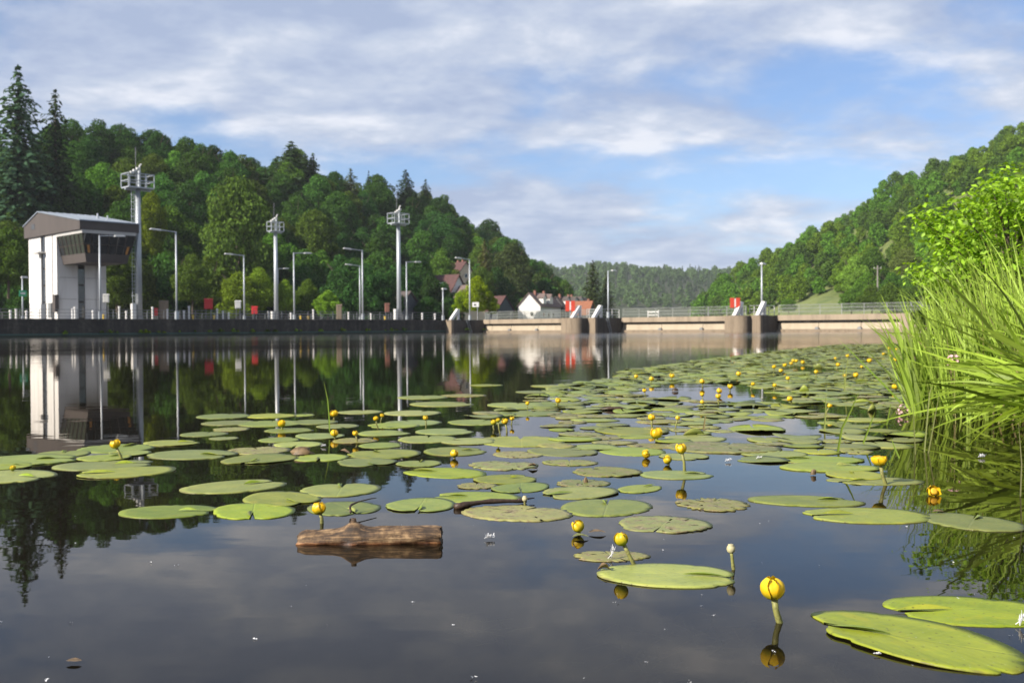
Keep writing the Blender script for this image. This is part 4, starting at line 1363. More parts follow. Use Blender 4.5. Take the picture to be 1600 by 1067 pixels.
# ------------------------------------------------------------------ houses
def house(name, label, px, ybase_z, D, wid, leng, eave, ridge, rz, wallm, roofm, extras=None):
    """gable end faces the camera along local -y; ridge runs along local y"""
    t = thing(name, label, 'house', (U(px) * D, D, ybase_z), rz)
    hw = wid / 2
    MB().prism([(-hw, -3), (hw, -3), (hw, eave), (0, ridge), (-hw, eave)], 0, leng, 'y').build('wall', M[wallm], t)
    for s_ in (-1, 1):
        sl = (ridge - eave) / hw
        x0_, z0_ = s_ * (hw + 0.35), eave - 0.35 * sl + 0.02
        lo = [(x0_, -0.35, z0_), (0, -0.35, ridge + 0.02), (0, leng + 0.35, ridge + 0.02), (x0_, leng + 0.35, z0_)]
        hi = [(a, b, c + 0.22) for a, b, c in lo]
        rr = MB().hexa(lo, hi).build('roof', M[roofm], t)
        if extras and s_ == extras.get('side', 1):
            for (yy, kind) in extras.get('on_roof', []):
                zc = eave + (ridge - eave) * 0.45
                xc = s_ * hw * 0.55
                if kind == 'dormer':
                    MB().prism([(yy - 1.0, zc - 0.8), (yy + 1.0, zc - 0.8), (yy + 1.0, zc + 0.7), (yy, zc + 1.6), (yy - 1.0, zc + 0.7)], xc * 0.4, s_ * hw * 0.95, 'x').build('dormer', M[extras.get('dormer', 'white')], rr)
                    MB().prism([(yy - 1.25, zc + 0.55), (yy, zc + 1.75), (yy + 1.25, zc + 0.55), (yy, zc + 1.55)], xc * 0.3, s_ * hw * 1.02, 'x').build('dormer_roof', M[roofm], rr)
                elif kind == 'skylight':
                    n_ = Vector((s_ * (ridge - eave), 0, hw)).normalized()
                    c_ = Vector((xc, yy, eave + (ridge - eave) * (1 - abs(xc) / hw))) + n_ * 0.27
                    ux = Vector((0, 1, 0))
                    uy = n_.cross(ux)
                    MB().hexa([c_ - ux * .55 - uy * .5, c_ + ux * .55 - uy * .5, c_ + ux * .55 + uy * .5, c_ - ux * .55 + uy * .5],
                              [c_ - ux * .55 - uy * .5 + n_ * .06, c_ + ux * .55 - uy * .5 + n_ * .06, c_ + ux * .55 + uy * .5 + n_ * .06, c_ - ux * .55 + uy * .5 + n_ * .06]).build('skylight', M['lamp'], rr)
    if extras:
        for (yy, xx) in extras.get('chimney', []):
            MB().box(xx - 0.28, xx + 0.28, yy - 0.28, yy + 0.28, eave + 1, ridge + 0.8).build('chimney', M['brick'], t)
        for (xx, zz_) in extras.get('win', []):
            wn = MB().box(xx - 0.5, xx + 0.5, -0.06, 0.04, zz_ - 0.55, zz_ + 0.55).build('window', M['white'], t)
            MB().box(xx - 0.4, xx + 0.4, -0.08, -0.055, zz_ - 0.45, zz_ + 0.45).build('pane', M['glass'], wn)
        for (yy, zz_) in extras.get('sidewin', []):
            wn = MB().box(hw - 0.04, hw + 0.06, yy - 0.5, yy + 0.5, zz_ - 0.6, zz_ + 0.6).build('window', M['white'], t)
            MB().box(hw + 0.055, hw + 0.08, yy - 0.4, yy + 0.4, zz_ - 0.5, zz_ + 0.5).build('pane', M['glass'], wn)
    return t


house('white_house', 'white gabled house with dark roof behind the weir', 827, -1, 250, 6.2, 13, 7.2, 10.4, R(-26), 'render', 'roofbrown',
      {'side': 1, 'on_roof': [(3.2, 'dormer'), (7.2, 'dormer')], 'chimney': [(2.5, 0.5), (8, 0.5)], 'win': [(0.8, 5.2)], 'sidewin': [(2, 5), (5, 5), (8, 5)]})
house('slate_house', 'dark slate clad house with black gables beside the white house', 869, -1, 262, 5.0, 11, 7.0, 9.8, R(-34), 'slate', 'roofdark',
      {'side': 1, 'on_roof': [(2.5, 'dormer'), (6.5, 'dormer')], 'dormer': 'render', 'chimney': [(1.5, 0.3), (6, 0.3)], 'win': [(0, 5.5)]})
house('slate_house', 'narrow dark slate gabled house behind the first red sign', 886, -1, 272, 5.0, 10, 7.4, 10.0, R(-34), 'slate', 'roofdark',
      {'side': 1, 'chimney': [(2, 0.4)], 'on_roof': [(4, 'dormer')], 'dormer': 'render', 'win': [(0, 6)]})
house('orange_roofed_house', 'house with bright orange tiled roof beside the lone conifer', 925, -1, 258, 5.4, 4.6, 5.2, 8.4, R(62), 'slate', 'rooforange',
      {'side': 1, 'chimney': [(1.0, 0.2)]})
house('red_roofed_house', 'house with dark red roof and two skylights in the shade of the wood', 717, 3.0, 212, 5.6, 9.0, 5.4, 9.0, R(56), 'render', 'roofred',
      {'side': -1, 'on_roof': [(3.2, 'skylight'), (5.4, 'skylight')]})
house('hill_house', 'cream gabled house high in the wood above the lamp', 729, 9.6, 255, 4.2, 6, 5.6, 8.0, R(40), 'cream', 'roofred', {'chimney': [(2, 0.6), (4, 0.6)], 'win': [(0, 4.6)]})
house('stone_barn', 'low grey roofed barn with pale gable behind the third mast', 641, 1.9, 186, 5.2, 8.5, 3.4, 5.6, R(58), 'slate', 'roofdark', None)
house('half_hidden_house', 'pink roofed house half hidden behind the bright green tree', 742, 3.0, 205, 4.5, 8, 4.0, 6.6, R(25), 'cream', 'roofbrown', None)
house('half_hidden_house', 'dark house with red gable edge between bright tree and white house', 790, 1.0, 230, 4.5, 8, 4.0, 7.0, R(35), 'slate', 'roofred', None)

# ------------------------------------------------------------------ water lilies: floating leaves


def pad_arrays(segs, rings, notch=0.34, wob=0.03, ragged=0.0, curl=0.0, seed=0, depth=0.86):
    """unit leaf, notch towards -x; returns verts, tris-or-quads, uv"""
    rg = np.random.default_rng(seed)
    ph = rg.uniform(0, 6.28, 6)
    out = []
    for i in range(segs + 1):
        f = i / segs
        th = -math.pi + notch / 2 + f * (2 * math.pi - notch)
        r = 1 + wob * math.sin(2 * th + ph[0]) + wob * 0.6 * math.sin(3 * th + ph[1]) + wob * 0.3 * math.sin(7 * th + ph[2])
        e = min(f, 1 - f)
        r *= 1 - 0.16 * math.exp(-(e / 0.035) ** 2)
        if ragged:
            r *= 1 - ragged * max(0, math.sin(3 * th + ph[3]) * 0.6 + math.sin(11 * th + ph[4]) * 0.4 + math.sin(29 * th + ph[5]) * 0.3 + rg.normal(0, 0.3))
        out.append((r * math.cos(th), r * math.sin(th) * depth))
    bites = [(rg.uniform(-2.6, 2.6), rg.uniform(0.03, 0.10), rg.uniform(0.03, 0.09)) for _ in range(4)]
    nb_ = []
    for (x, y) in out:
        th = math.atan2(y, x)
        k_ = 1 - sum(d_ * math.exp(-((th - t_) / w_) ** 2) for t_, d_, w_ in bites)
        nb_.append((x * k_, y * k_))
    out = nb_
    ap = (-0.26, 0.0)
    fr = [0.0] + [((k + 1) / rings) ** 0.8 for k in range(rings)]
    V, UV = [], []
    for k, s in enumerate(fr):
        for i, (x, y) in enumerate(out):
            px_, py_ = ap[0] + (x - ap[0]) * s, ap[1] + (y - ap[1]) * s
            z = (0.016 * math.sin(3 * px_ + ph[0]) * math.sin(2.6 * py_ + ph[5]) + 0.006 * math.sin(7 * px_ + ph[2]) * math.sin(6 * py_ + ph[3])) * (1 - s ** 4)
            z = abs(z) + curl * s ** 5 * (0.5 + 0.5 * math.sin(2 * math.atan2(py_, px_) + ph[1]))
            V.append((px_, py_, z))
            UV.append((px_, py_))
    n = segs + 1
    Q = []
    for k in range(rings):
        for i in range(segs):
            a = k * n + i
            Q.append((a, a + 1, a + n + 1, a + n))
    if ragged:
        Q = [q for q in Q if not (rg.random() < ragged * 0.22 and q[0] > n)]
    # rim turned down to give the leaf its thickness
    b = len(V)
    last = (len(fr) - 1) * n
    for i in range(n):
        x, y, z = V[last + i]
        V.append((x * 0.994, y * 0.994, z - 0.016))
        UV.append((x, y))
    for i in range(segs):
        Q.append((last + i, last + i + 1, b + i + 1, b + i))
    return np.array(V), np.array(Q), np.array(UV)


def set_uv(me, uv):
    lay = me.uv_layers.new(name='leaf')
    idx = np.zeros(len(me.loops), dtype=np.int32)
    me.loops.foreach_get('vertex_index', idx)
    lay.data.foreach_set('uv', np.asarray(uv, dtype=np.float32)[idx].ravel())


def pad(label, xl, xr, yt, yb, notch=200, kind='pad', skew=0.0, group=None, z=None, name='lily_pad', curl=0.0, tilt=0.0):
    """leaf measured by its box in the photograph, laid on the water; notch: heading of the slit on the water (0 right, 90 away)"""
    pad.n += 1
    yc = (yt + yb) / 2
    xc = (xl + xr) / 2
    a0, a1 = G(xl, yc - skew / 2), G(xr, yc + skew / 2)
    f0, f1 = G(xc, yb), G(xc, yt)
    c = (a0 + a1) / 2
    c.y = (c.y + (f0.y + f1.y) / 2) / 2
    ax = (a1 - a0) / 2
    hb = (f1.y - f0.y) / 2
    hb = max(0.52 * ax.length, min(hb, 1.08 * ax.length))
    by = Vector((0, hb, 0))
    th = R(notch - 180)
    rag = 0.07 if kind == 'padold' else 0.0
    rag = 0.20 if kind == 'padrag' else rag
    if not curl and random.random() < 0.3:
        curl = random.uniform(0.01, 0.03)
    V, Q, UV = pad_arrays(90, 6, random.uniform(0.04, 0.20), 0.03, rag, curl, pad.n, 1.0)
    # turn the slit to its heading inside the unit circle, then stretch to the measured ellipse
    cx, sx = math.cos(th), math.sin(th)
    u = V[:, 0] * cx - V[:, 1] * sx
    w_ = V[:, 0] * sx + V[:, 1] * cx
    s = ax.length
    P = np.stack([u * ax.x + w_ * by.x, u * ax.y + w_ * by.y, V[:, 2] * s], axis=1)
    me = np_mesh(name, P, Q, M['padold' if kind == 'padrag' else kind], True)
    set_uv(me, UV)
    o_ = link(name, me)
    o_.location = (c.x, c.y, (z if z is not None else random.uniform(0.0015, 0.0028)))
    o_.rotation_euler = (R(random.uniform(-0.25, 0.25)), R(random.uniform(-0.25, 0.25) + tilt), 0)
    PADS.append((c.x, c.y, s))
    if kind in ('pad', 'padfresh') and group is None and yc > 690:
        # lip of the slit, rolled up and bright
        def loc_(a_, b_):
            u_, v_ = a_ * cx - b_ * sx, a_ * sx + b_ * cx
            return u_ * ax.x + v_ * by.x, u_ * ax.y + v_ * by.y
        sd = random.choice((-1, 1))
        f1_ = random.uniform(0.35, 0.8)
        vv, qq, uu = [], [], []
        for i in range(8):
            f = i / 7
            a_ = -0.20 - f * f1_
            hgt = 0.055 * s * math.sin(min(1, f * 1.15) * math.pi * 0.93 + 0.12)
            for j in range(4):
                g = j / 3
                x_, y_ = loc_(a_, sd * (0.02 + 0.10 * math.sin(f * 3.0) * g + 0.012 * f))
                vv.append((x_, y_, 0.0035 + hgt * math.sin(g * 2.2)))
                uu.append((a_, 0.3 + g * 0.2))
        for i in range(7):
            for j in range(3):
                k_ = i * 4 + j
                qq.append((k_, k_ + 4, k_ + 5, k_ + 1))
        mf = np_mesh('rolled_lip', np.array(vv), np.array(qq), M['padfresh'], True)
        set_uv(mf, uu)
        link('rolled_lip', mf, o_)
    return tag(o_, label, 'lily pad', group)


pad.n = 0
PADS = []
# foreground right
pad('largest lily pad in the lower right corner, slit towards the left', 1270, 1597, 958, 1044, 172, 'padfresh', skew=44)
pad('lily pad cut off by the right edge above the largest pad', 1383, 1650, 930, 980, 192, 'padfresh', skew=6)
pad('long lily pad before the tilted bud, split tip pointing right', 936, 1156, 880, 919, -6, 'padfresh', skew=4, tilt=0.5)
pad('round lily pad at the right edge below the reeds', 1446, 1594, 800, 832, 60, 'pad', skew=4)
pad('wide lily pad left of the round one at the right edge', 1251, 1460, 793, 818, 184, 'pad')
pad('narrow lily pad with a bright fold behind the wide right one', 1171, 1349, 774, 792, 20, 'pad', skew=3)
pad('lily pad behind the stalk of the right hand open flower', 1293, 1442, 745, 758, 200, 'pad')
pad('small lily pad left of the right hand open flower stalk', 1291, 1383, 735, 751, 80, 'pad', z=0.0045)
pad('lily pad left of the right hand open flower, upper of two long ones', 1215, 1350, 712, 725, 160, 'pad')
pad('lily pad left of the right hand open flower, lower of two long ones', 1216, 1376, 724, 738, 30, 'pad', z=0.005)
pad('brown rotting lily pad above the open stretch of water', 1057, 1171, 777, 800, 120, 'padrag')
pad('blotched old lily pad right of the half sunken flower', 962, 1114, 806, 833, 250, 'padold')
pad('lily pad under the tall flower with the mirrored yellow head', 997, 1117, 735, 749, 10, 'pad')
pad('broad lily pad above the half sunken flower', 877, 1017, 778, 808, 80, 'padfresh', skew=-6)
pad('small narrow lily pad right of the broad central pad', 965, 1034, 758, 770, 30, 'padfresh', skew=-6)
pad('lily pad above the broad central pad', 847, 965, 760, 780, 200, 'pad', skew=-5)
pad('mottled lily pad with ragged top left of the tall flower', 896, 1003, 727, 748, 120, 'padold')
pad('ragged brown pad remains over the central pad', 866, 955, 749, 761, 90, 'padrag')
pad('large mottled lily pad below the dark sunken stick', 723, 896, 789, 815, 60, 'padold', skew=4)
pad('lily pad touching the dark sunken stick from above', 676, 813, 768, 786, 170, 'pad')
pad('lily pad right of centre with its slit showing at the front', 769, 858, 752, 773, 270, 'padfresh', skew=-5)
pad('lily pad behind the slit one in the middle', 740, 837, 742, 757, 30, 'pad')
pad('rotting lily pad remains left of the middle slit pad', 714, 775, 752, 767, 90, 'padrag')
pad('heart shaped lily pad directly above the right end of the log', 602, 713, 776, 804, 268, 'pad')
pad('lily pad with a twig over it right behind the log', 480, 595, 781, 808, 300, 'pad')
pad('lily pad above the twig crossed one', 470, 594, 753, 778, 95, 'pad')
pad('lily pad above left of the flower at the log', 381, 500, 769, 791, 320, 'pad', skew=4)
pad('heart shaped lily pad left of the log with slit to the front', 335, 457, 785, 813, 285, 'padfresh', skew=5)
pad('outermost lily pad left of the log over the mast reflection', 188, 339, 789, 810, 0, 'pad')
pad('long single lily pad left of centre above the heart shaped one', 285, 447, 750, 771, 40, 'pad', skew=-5)
pad('long lily pad nearest in the far left cluster', 118, 273, 730, 747, 190, 'pad', skew=-4)
pad('lily pad at the left edge, nearest of that cluster', -45, 79, 734, 755, -10, 'pad', skew=3)
pad('lily pad behind the nearest one in the left cluster', 84, 241, 719, 735, 10, 'pad', skew=-4)
pad('lily pad spreading from the left edge behind the nearest', -45, 121, 711, 728, 20, 'pad')
pad('small lily pad at the left edge between two larger ones', -30, 48, 723, 736, 30, 'pad', z=0.0045)
pad('small lily pad at the back left of the left cluster', 54, 138, 703, 717, 100, 'pad')
pad('lily pad behind the leaning flower in the left cluster', 127, 236, 693, 709, 80, 'pad')
pad('small lily pad overlapping behind the leaning flower', 168, 234, 703, 715, 200, 'pad', z=0.005)
pad('narrow lily pad at the foot of the leaning flower', 125, 202, 711, 722, 60, 'pad', z=0.006)
pad('narrow lily pad beyond the left cluster under the mast reflection', 224, 313, 688, 697, 30, 'pad')
pad('wide lily pad with slit right between the two left clusters', 233, 369, 703, 718, -12, 'pad', skew=2)
pad('outlying small lily pad left of the lamp reflection', 283, 354, 674, 683, 90, 'pad')
pad('lily pad with slit to the front right of the wide one', 349, 466, 709, 726, 250, 'pad', skew=-4)
pad('spotted lily pad behind the slit one left of the brown lump', 357, 454, 696, 712, 120, 'padold')
pad('bright lily pad with a curled middle before the brown lump', 459, 544, 706, 725, 275, 'padfresh')
pad('lily pad right of the bright curled one', 528, 618, 714, 731, 300, 'pad')
pad('wide lily pad with bright patch behind the curled one', 544, 656, 702, 718, 120, 'padfresh')
pad('small lily pad in the gap right of the log cluster', 618, 690, 718, 731, 90, 'pad')
pad('lily pad with a bright streak before the round yellow flower', 631, 762, 731, 747, 160, 'padfresh', skew=3)
pad('lily pad carrying the round yellow flower on its far edge', 660, 762, 697, 714, 20, 'pad')
pad('upturned lily pad with raised left edge in open water', 1139, 1226, 666, 677, 90, 'pad', curl=0.10, tilt=-1.5)
pad('shrivelled brown pad behind the leaning bud', 895, 1015, 860, 878, 100, 'padrag', z=0.002)
mid = 'flat green lily pad in the crowded middle of the lily field'
for (xl, xr, yt, yb, nt, kd) in [(308, 392, 646, 655, 90, 'pad'), (317, 402, 657, 665, 30, 'pad'), (332, 391, 667, 675, 200, 'padold'), (328, 372, 682, 688, 90, 'pad'),
                                 (384, 462, 643, 657, 60, 'pad'), (456, 492, 645, 653, 90, 'pad'), (374, 472, 655, 669, 100, 'pad'), (415, 489, 667, 678, 20, 'pad'),
                                 (454, 528, 655, 664, 180, 'pad'), (495, 561, 660, 672, 300, 'pad'), (528, 597, 638, 650, 90, 'pad'), (404, 469, 682, 693, 50, 'pad'),
                                 (428, 505, 688, 701, 270, 'padfresh'), (462, 540, 676, 687, 60, 'pad'), (520, 590, 683, 695, 90, 'padold'), (560, 640, 671, 684, 30, 'pad'),
                                 (600, 690, 655, 667, 120, 'pad'), (575, 655, 660, 670, 200, 'pad'), (620, 715, 680, 693, 90, 'pad'), (560, 630, 690, 702, 10, 'pad'),
                                 (650, 740, 668, 681, 20, 'pad'), (690, 775, 683, 697, 140, 'pad'), (742, 886, 679, 700, 90, 'pad'), (732, 842, 720, 735, 70, 'padrag'),
                                 (824, 936, 699, 713, 40, 'pad'), (935, 1040, 698, 713, 160, 'pad'), (1040, 1222, 691, 709, 70, 'padold'), (1030, 1108, 707, 720, 300, 'pad'),
                                 (1158, 1260, 704, 716, 60, 'pad'), (1038, 1136, 679, 691, 30, 'pad'), (928, 1045, 666, 681, 130, 'pad'), (770, 850, 704, 716, 60, 'padold'),
                                 (846, 935, 718, 728, 90, 'padold'), (700, 790, 655, 665, 60, 'pad'), (780, 880, 640, 652, 80, 'pad'), (620, 700, 617, 625, 90, 'pad'),
                                 (690, 760, 614, 622, 60, 'padold'), (735, 786, 600, 604, 60, 'pad'), (805, 868, 609, 616, 60, 'pad'), (640, 740, 627, 636, 20, 'pad'),
                                 (760, 850, 628, 638, 80, 'pad'), (600, 690, 641, 650, 60, 'pad'), (855, 905, 604, 609, 60, 'pad'), (830, 890, 601, 606, 60, 'pad')]:
    xm, ym = (xl + xr) / 2, (yt + yb) / 2
    wh = ('left of the single grass blade' if xm < 500 else 'right of the single grass blade' if xm < 640 else 'beyond the round yellow flower' if xm < 830 and ym < 700
          else 'beside the mottled central pads' if xm < 960 else 'around the deep yellow flower')
    wh = ('flat green lily pad farther back ' if ym < 660 else 'flat green lily pad ') + wh
    pad(wh, xl, xr, yt, yb, nt, kd, group=wh.replace('lily pad', 'lily pads'))

# the carpet that runs out to the reeds: nearest pads one by one, the rest as one mass
LOWP = [pad_arrays(24, 3, rng.uniform(0.05, 0.3), 0.04, 0.12 if i in (2, 5) else 0.0, (0, 0.05, 0, 0.09, 0, 0.03, 0.0, 0.14)[i], 500 + i, rng.uniform(0.72, 1.0)) for i in range(8)]
LOWM = []
for i, (V, Q, UV) in enumerate(LOWP):
    me = np_mesh('lily_pad', V, Q, M['padold'] if i in (2, 5) else M['pad'], True)
    set_uv(me, UV)
    LOWM.append(me)


def in_carpet(px, py):
    left = np.interp(py, [536, 545, 556, 566, 577, 590, 604, 622, 645, 670, 700, 712], [1330, 1250, 1150, 1075, 990, 960, 880, 830, 770, 690, 800, 1150])
    right = np.interp(py, [536, 600, 640, 690, 712], [1500, 1480, 1475, 1420, 1340])
    return left < px < right


cands = []
tries = 0
grid = {}


def clash(x, y, r, k=0.70):
    gx, gy = int(x * 2), int(y * 2)
    for i in range(gx - 1, gx + 2):
        for j in range(gy - 1, gy + 2):
            for (qx, qy, qr) in grid.get((i, j), ()):
                if (x - qx) ** 2 + (y - qy) ** 2 < (k * (r + qr)) ** 2:
                    return True
    return False


def put(x, y, r):
    grid.setdefault((int(x * 2), int(y * 2)), []).append((x, y, r))


for q in PADS:
    put(*q)
while tries < 60000 and len(cands) < 2400:
    tries += 1
    Y = math.sqrt(random.uniform(4.6 ** 2, 34 ** 2))
    u = random.uniform(-0.14, 0.46)
    X = u * Y
    # pixel of this point
    pyv = 518.64 - 0.0068 * (800 + u * F) + CAM_H * F / Y
    pxv = 800 + u * F
    if not in_carpet(pxv, pyv):
        continue
    # open lanes of water wander through the carpet
    lane = math.sin(X * 1.3 + 0.6 * Y) + math.sin(0.9 * Y - 1.7 * X + 2.0) + 0.6 * math.sin(2.9 * X + 1.1)
    if lane > (0.5 if Y < 8 else 0.95 if Y < 11 else 1.9):
        continue
    if 1130 < pxv < 1300 and 656 < pyv < 684:
        continue
    r = random.uniform(0.10, 0.185)
    if clash(X, Y, r, 0.70 if Y < 9 else 0.60):
        continue
    put(X, Y, r)
    cands.append((X, Y, r))
cands.sort(key=lambda q: q[1])
NEAR_PADS = 195
VV, QQ, UU = [], [], []
off = 0
for i, (X, Y, r) in enumerate(cands):
    k = random.randrange(8)
    a = random.uniform(0, 6.28)
    z = random.uniform(0.001, 0.006)
    if i < NEAR_PADS:
        o_ = link('lily_pad', LOWM[k])
        o_.location = (X, Y, z)
        o_.scale = (r, r, r)
        o_.rotation_euler = (R(random.uniform(-0.9, 0.9)), R(random.uniform(-0.9, 0.9)), a)
        pxv = 800 + F * X / Y
        zn = ('left of the small drooping bud trio' if pxv < 770 else 'beyond the mottled central pads' if pxv < 940 else 'around the deep yellow flower' if pxv < 1110
              else 'left of the pale standing stalk' if pxv < 1290 else 'beside the reeds')
        zn = ('near green lily pad of the dense carpet ' if Y < 7 else 'farther green lily pad of the dense carpet ') + zn
        tag(o_, zn, 'lily pad', zn.replace('lily pad', 'lily pads'))
    else:
        V, Q, UV = LOWP[k]
        ca, sa = math.cos(a) * r, math.sin(a) * r
        tx, ty = R(random.uniform(-0.9, 0.9)), R(random.uniform(-0.9, 0.9))
        P = np.stack([V[:, 0] * ca - V[:, 1] * sa + X, V[:, 0] * sa + V[:, 1] * ca + Y, V[:, 2] * r + z + r * (V[:, 0] * tx + V[:, 1] * ty)], axis=1)
        VV.append(P)
        QQ.append(Q + off)
        UU.append(UV)
        off += len(P)
me = np_mesh('lily_carpet', np.concatenate(VV), np.concatenate(QQ), M['pad'], True)
set_uv(me, np.concatenate(UU))
tag(link('lily_carpet', me), 'far lily pads merging into a green carpet before the weir', 'lily pads', kind='stuff')

# ------------------------------------------------------------------ water lilies: flowers


def sepal_mesh(openess, seed, mat):
    """one broad cupped sepal of a unit globe flower (radius 1), standing at +x"""
    rg = np.random.default_rng(seed)
    nu, nv = 8, 9
    V = []
    for j in range(nv):
        f = j / (nv - 1)
        phi = -1.25 + f * (2.72 - openess * 1.25)            # from the base up and over
        half = 0.80 * math.sin(min(1.0, f * 1.15 + 0.20) * math.pi * 0.80) ** 0.7
        for i in range(nu):
            g = i / (nu - 1) * 2 - 1
            th = g * half
            rr = 1.0 + openess * 0.35 * f * f + 0.13 * g * g * f - 0.03 * rg.normal() * 0.3
            rr += (0.03 * math.sin(5 * g + seed) + 0.012 * math.sin(17 * g)) * f
            ph2 = phi + 0.10 * (1 - g * g) * f - 0.06 * abs(g) * f
            V.append((math.cos(th) * math.cos(ph2) * rr, math.sin(th) * math.cos(ph2) * rr, math.sin(ph2) * rr * 0.92))
    Q = []
    for j in range(nv - 1):
        for i in range(nu - 1):
            a = j * nu + i
            Q.append((a, a + 1, a + nu + 1, a + nu))
    return np_mesh('sepal', np.array(V) * 0.025 + np.array([0, 0, 0.0225]), np.array(Q), mat, True)


SEP = {}
for op in (0.0, 0.2, 0.35, 0.8):
    for gm in ('petal', 'petalgreen'):
        SEP[(op, gm)] = [sepal_mesh(op, 3 + int(op * 10) + k, M[gm]) for k in range(2)]
STAM = MB().lathe([(0.004, -0.012), (0.016, 0.0), (0.017, 0.012), (0.013, 0.016), (0.006, 0.0165)], 12, (0, 0, 0.02)).mesh('stamen_disc', M['stamen'], True)


def flower(label, px, py, wpx, bx=None, by=None, op=0.0, gm='petal', tilt=None, group=None, parts=True, hz=0.06):
    """head centre seen at (px,py), wpx wide; stalk enters the water at (bx,by) when that can be seen"""
    if by:
        base = G(bx, by)
        head = AT(px, py, base.y - 0.0)
    else:
        head = G(px, py, hz)
        base = Vector((head.x + random.uniform(-0.02, 0.02), head.y + 0.01, 0))
    rad = max(0.013, wpx / 2 * head.y / F)
    t = thing('water_lily_flower', label, 'flower', (base.x, base.y, 0), 0, group)
    h = head - base
    sink = 0.08
    top = h - h.normalized() * rad * 0.75 if h.length > rad else Vector((h.x, h.y, h.z - rad * 0.6))
    bend = Vector((random.uniform(-0.004, 0.004), 0, 0))
    k = 0.0062 * rad / 0.024
    MB().tube([(-h.x * 0.6, 0.02, -sink), (0, 0, 0), top * 0.5 + bend, top], [k * 1.1, k * 1.15, k, k * 1.15], 8).build('stalk', M['stem'], t, True)
    d = (h.normalized() if h.length > 0.01 else Vector((0, 0, 1)))
    d = (d + Vector((0, 0, 1.0))).normalized()
    if tilt:
        d = Vector(tilt).normalized()
    q = d.to_track_quat('Z', 'Y')
    s = rad / 0.0255
    hd = bpy.data.objects.new('flower_head', None)
    COL.objects.link(hd)
    hd.parent = t
    hd.location = h - d * 0.0225 * s
    hd.rotation_mode = 'QUATERNION'
    hd.rotation_quaternion = q
    hd.scale = (s, s, s)
    a0 = random.uniform(0, 6.28)
    for i in range(6):
        outer = i < 3
        o_p = 0.2 if (outer and op == 0.0) else op
        sp = link('sepal', SEP[(o_p, gm)][i % 2], hd)
        sp.rotation_euler = (random.uniform(-0.06, 0.06), random.uniform(-0.06, 0.06), a0 + (i % 3) * 2.094 + (0 if outer else 1.047) + random.uniform(-0.12, 0.12))
        sc_ = (1.0 if outer else 0.90) * random.uniform(0.97, 1.03)
        sp.scale = (sc_, sc_, sc_)
    link('stamen_disc', STAM, hd)
    return t


flower('nearest yellow water lily globe on a short stalk with its reflection', 1207, 920, 37, 1218, 972, 0.0)
flower('tall yellow water lily over its own pad and mirrored head', 1064.5, 701, 17, 1069.5, 736.5, 0.35)
flower('greenish yellow bud on a pale stalk leaning over the long pad', 970.5, 842, 23, 991, 882, 0.0, 'petalgreen')
flower('open cup water lily on a tall stalk near the reeds', 1374, 719, 21, 1384, 757, 0.8)
flower('yellow water lily just behind the left part of the log', 498.5, 794, 21, 503, 817, 0.35)
flower('half sunken green and yellow flower right of the stick', 903, 822, 20, 904, 834, 0.0, 'petalgreen', tilt=(-0.5, -0.3, 0.8))
flower('deep orange yellow flower lying low in the lily field centre', 1025, 677, 18, 1026, 689, 0.35)
flower('small upright flower directly above the deep yellow one', 1018, 652, 11, 1019, 668, 0.0)
flower('drooping yellow flower touching the water left of the tall one', 1008.5, 709, 13, 1008, 716, 0.35, tilt=(0.8, -0.4, 0.3))
flower('low greenish flower touching the water beside the tall one', 1043, 718, 14, 1045, 726, 0.0, 'petalgreen', tilt=(-0.7, -0.3, 0.4))
flower('leaning yellow flower in the left cluster', 180, 694, 15, 191, 718, 0.35)
flower('yellow flower at the left end of the crowded middle', 440, 662, 12, 441, 671)
flower('upper of two yellow flowers beside the single grass blade', 522, 646.5, 12, 522, 655)
flower('lower of two yellow flowers beside the single grass blade', 522.5, 677, 12, 523, 685)
flower('small round yellow bud on a thin stalk right of the grass blade', 555, 677, 8.5, 558, 690)
flower('round yellow flower on the pad edge right of the log', 709.5, 708.5, 13, 710, 716)
flower('drooping greenish bud in the trio at the field centre', 771, 660, 9, 772, 671, 0.0, 'petalgreen')
flower('tallest green bud of the trio at the field centre', 778, 656.5, 7, 782, 680, 0.0, 'petalgreen')
flower('yellow flower of the trio at the field centre', 789, 658.5, 10, 792, 676)
flower('half sunken dark yellow flower below the reeds', 1458, 768, 17, 1458, 774, 0.8, tilt=(0.1, -0.8, 0.4))
flower('small closed bud at the left edge among pads', 20, 731, 7, 20, 737, 0.0, 'petalgreen')
far = 'small yellow water lily flower dotting the lily carpet'
for (px, py, wpx) in [(587, 654, 9), (597, 649, 7), (665, 653, 9), (800, 654, 8), (872, 626, 10), (824, 630, 7), (994, 588, 7), (1018, 592, 8.5), (1050, 587, 8.5), (1007, 610, 7),
                      (1097, 596, 9), (1124, 610.5, 10), (1122, 619, 9.5), (1141, 604, 9), (1154, 584, 8.5), (1097, 616.5, 7), (1097, 628, 7.5), (1176, 600, 7), (1209, 573, 7),
                      (1226, 570.5, 7), (1239, 563.5, 6), (1236, 568, 6), (1244, 564, 6), (1220, 579, 7), (1231, 591, 7), (1210, 602, 7), (1254, 566, 7), (1275, 581, 7), (1309, 570, 7),
                      (1320, 587, 7), (1324, 556, 6), (1337, 586, 9), (1358, 563.5, 8), (1389, 544.5, 6), (1400, 546, 5), (1398, 562.5, 6.5), (1398, 604, 10), (1234, 623, 10), (1296, 634, 8),
                      (1401, 572.5, 5), (1346, 573, 5), (1444, 547, 6), (1059, 653, 8), (1305, 560, 5), (1392, 556, 5), (1380, 553, 4.5)]:
    flower(far, px, py, wpx * 0.88, op=random.choice((0.0, 0.35)), gm='petal', group='small flowers of the lily carpet', hz=random.uniform(0.04, 0.075))


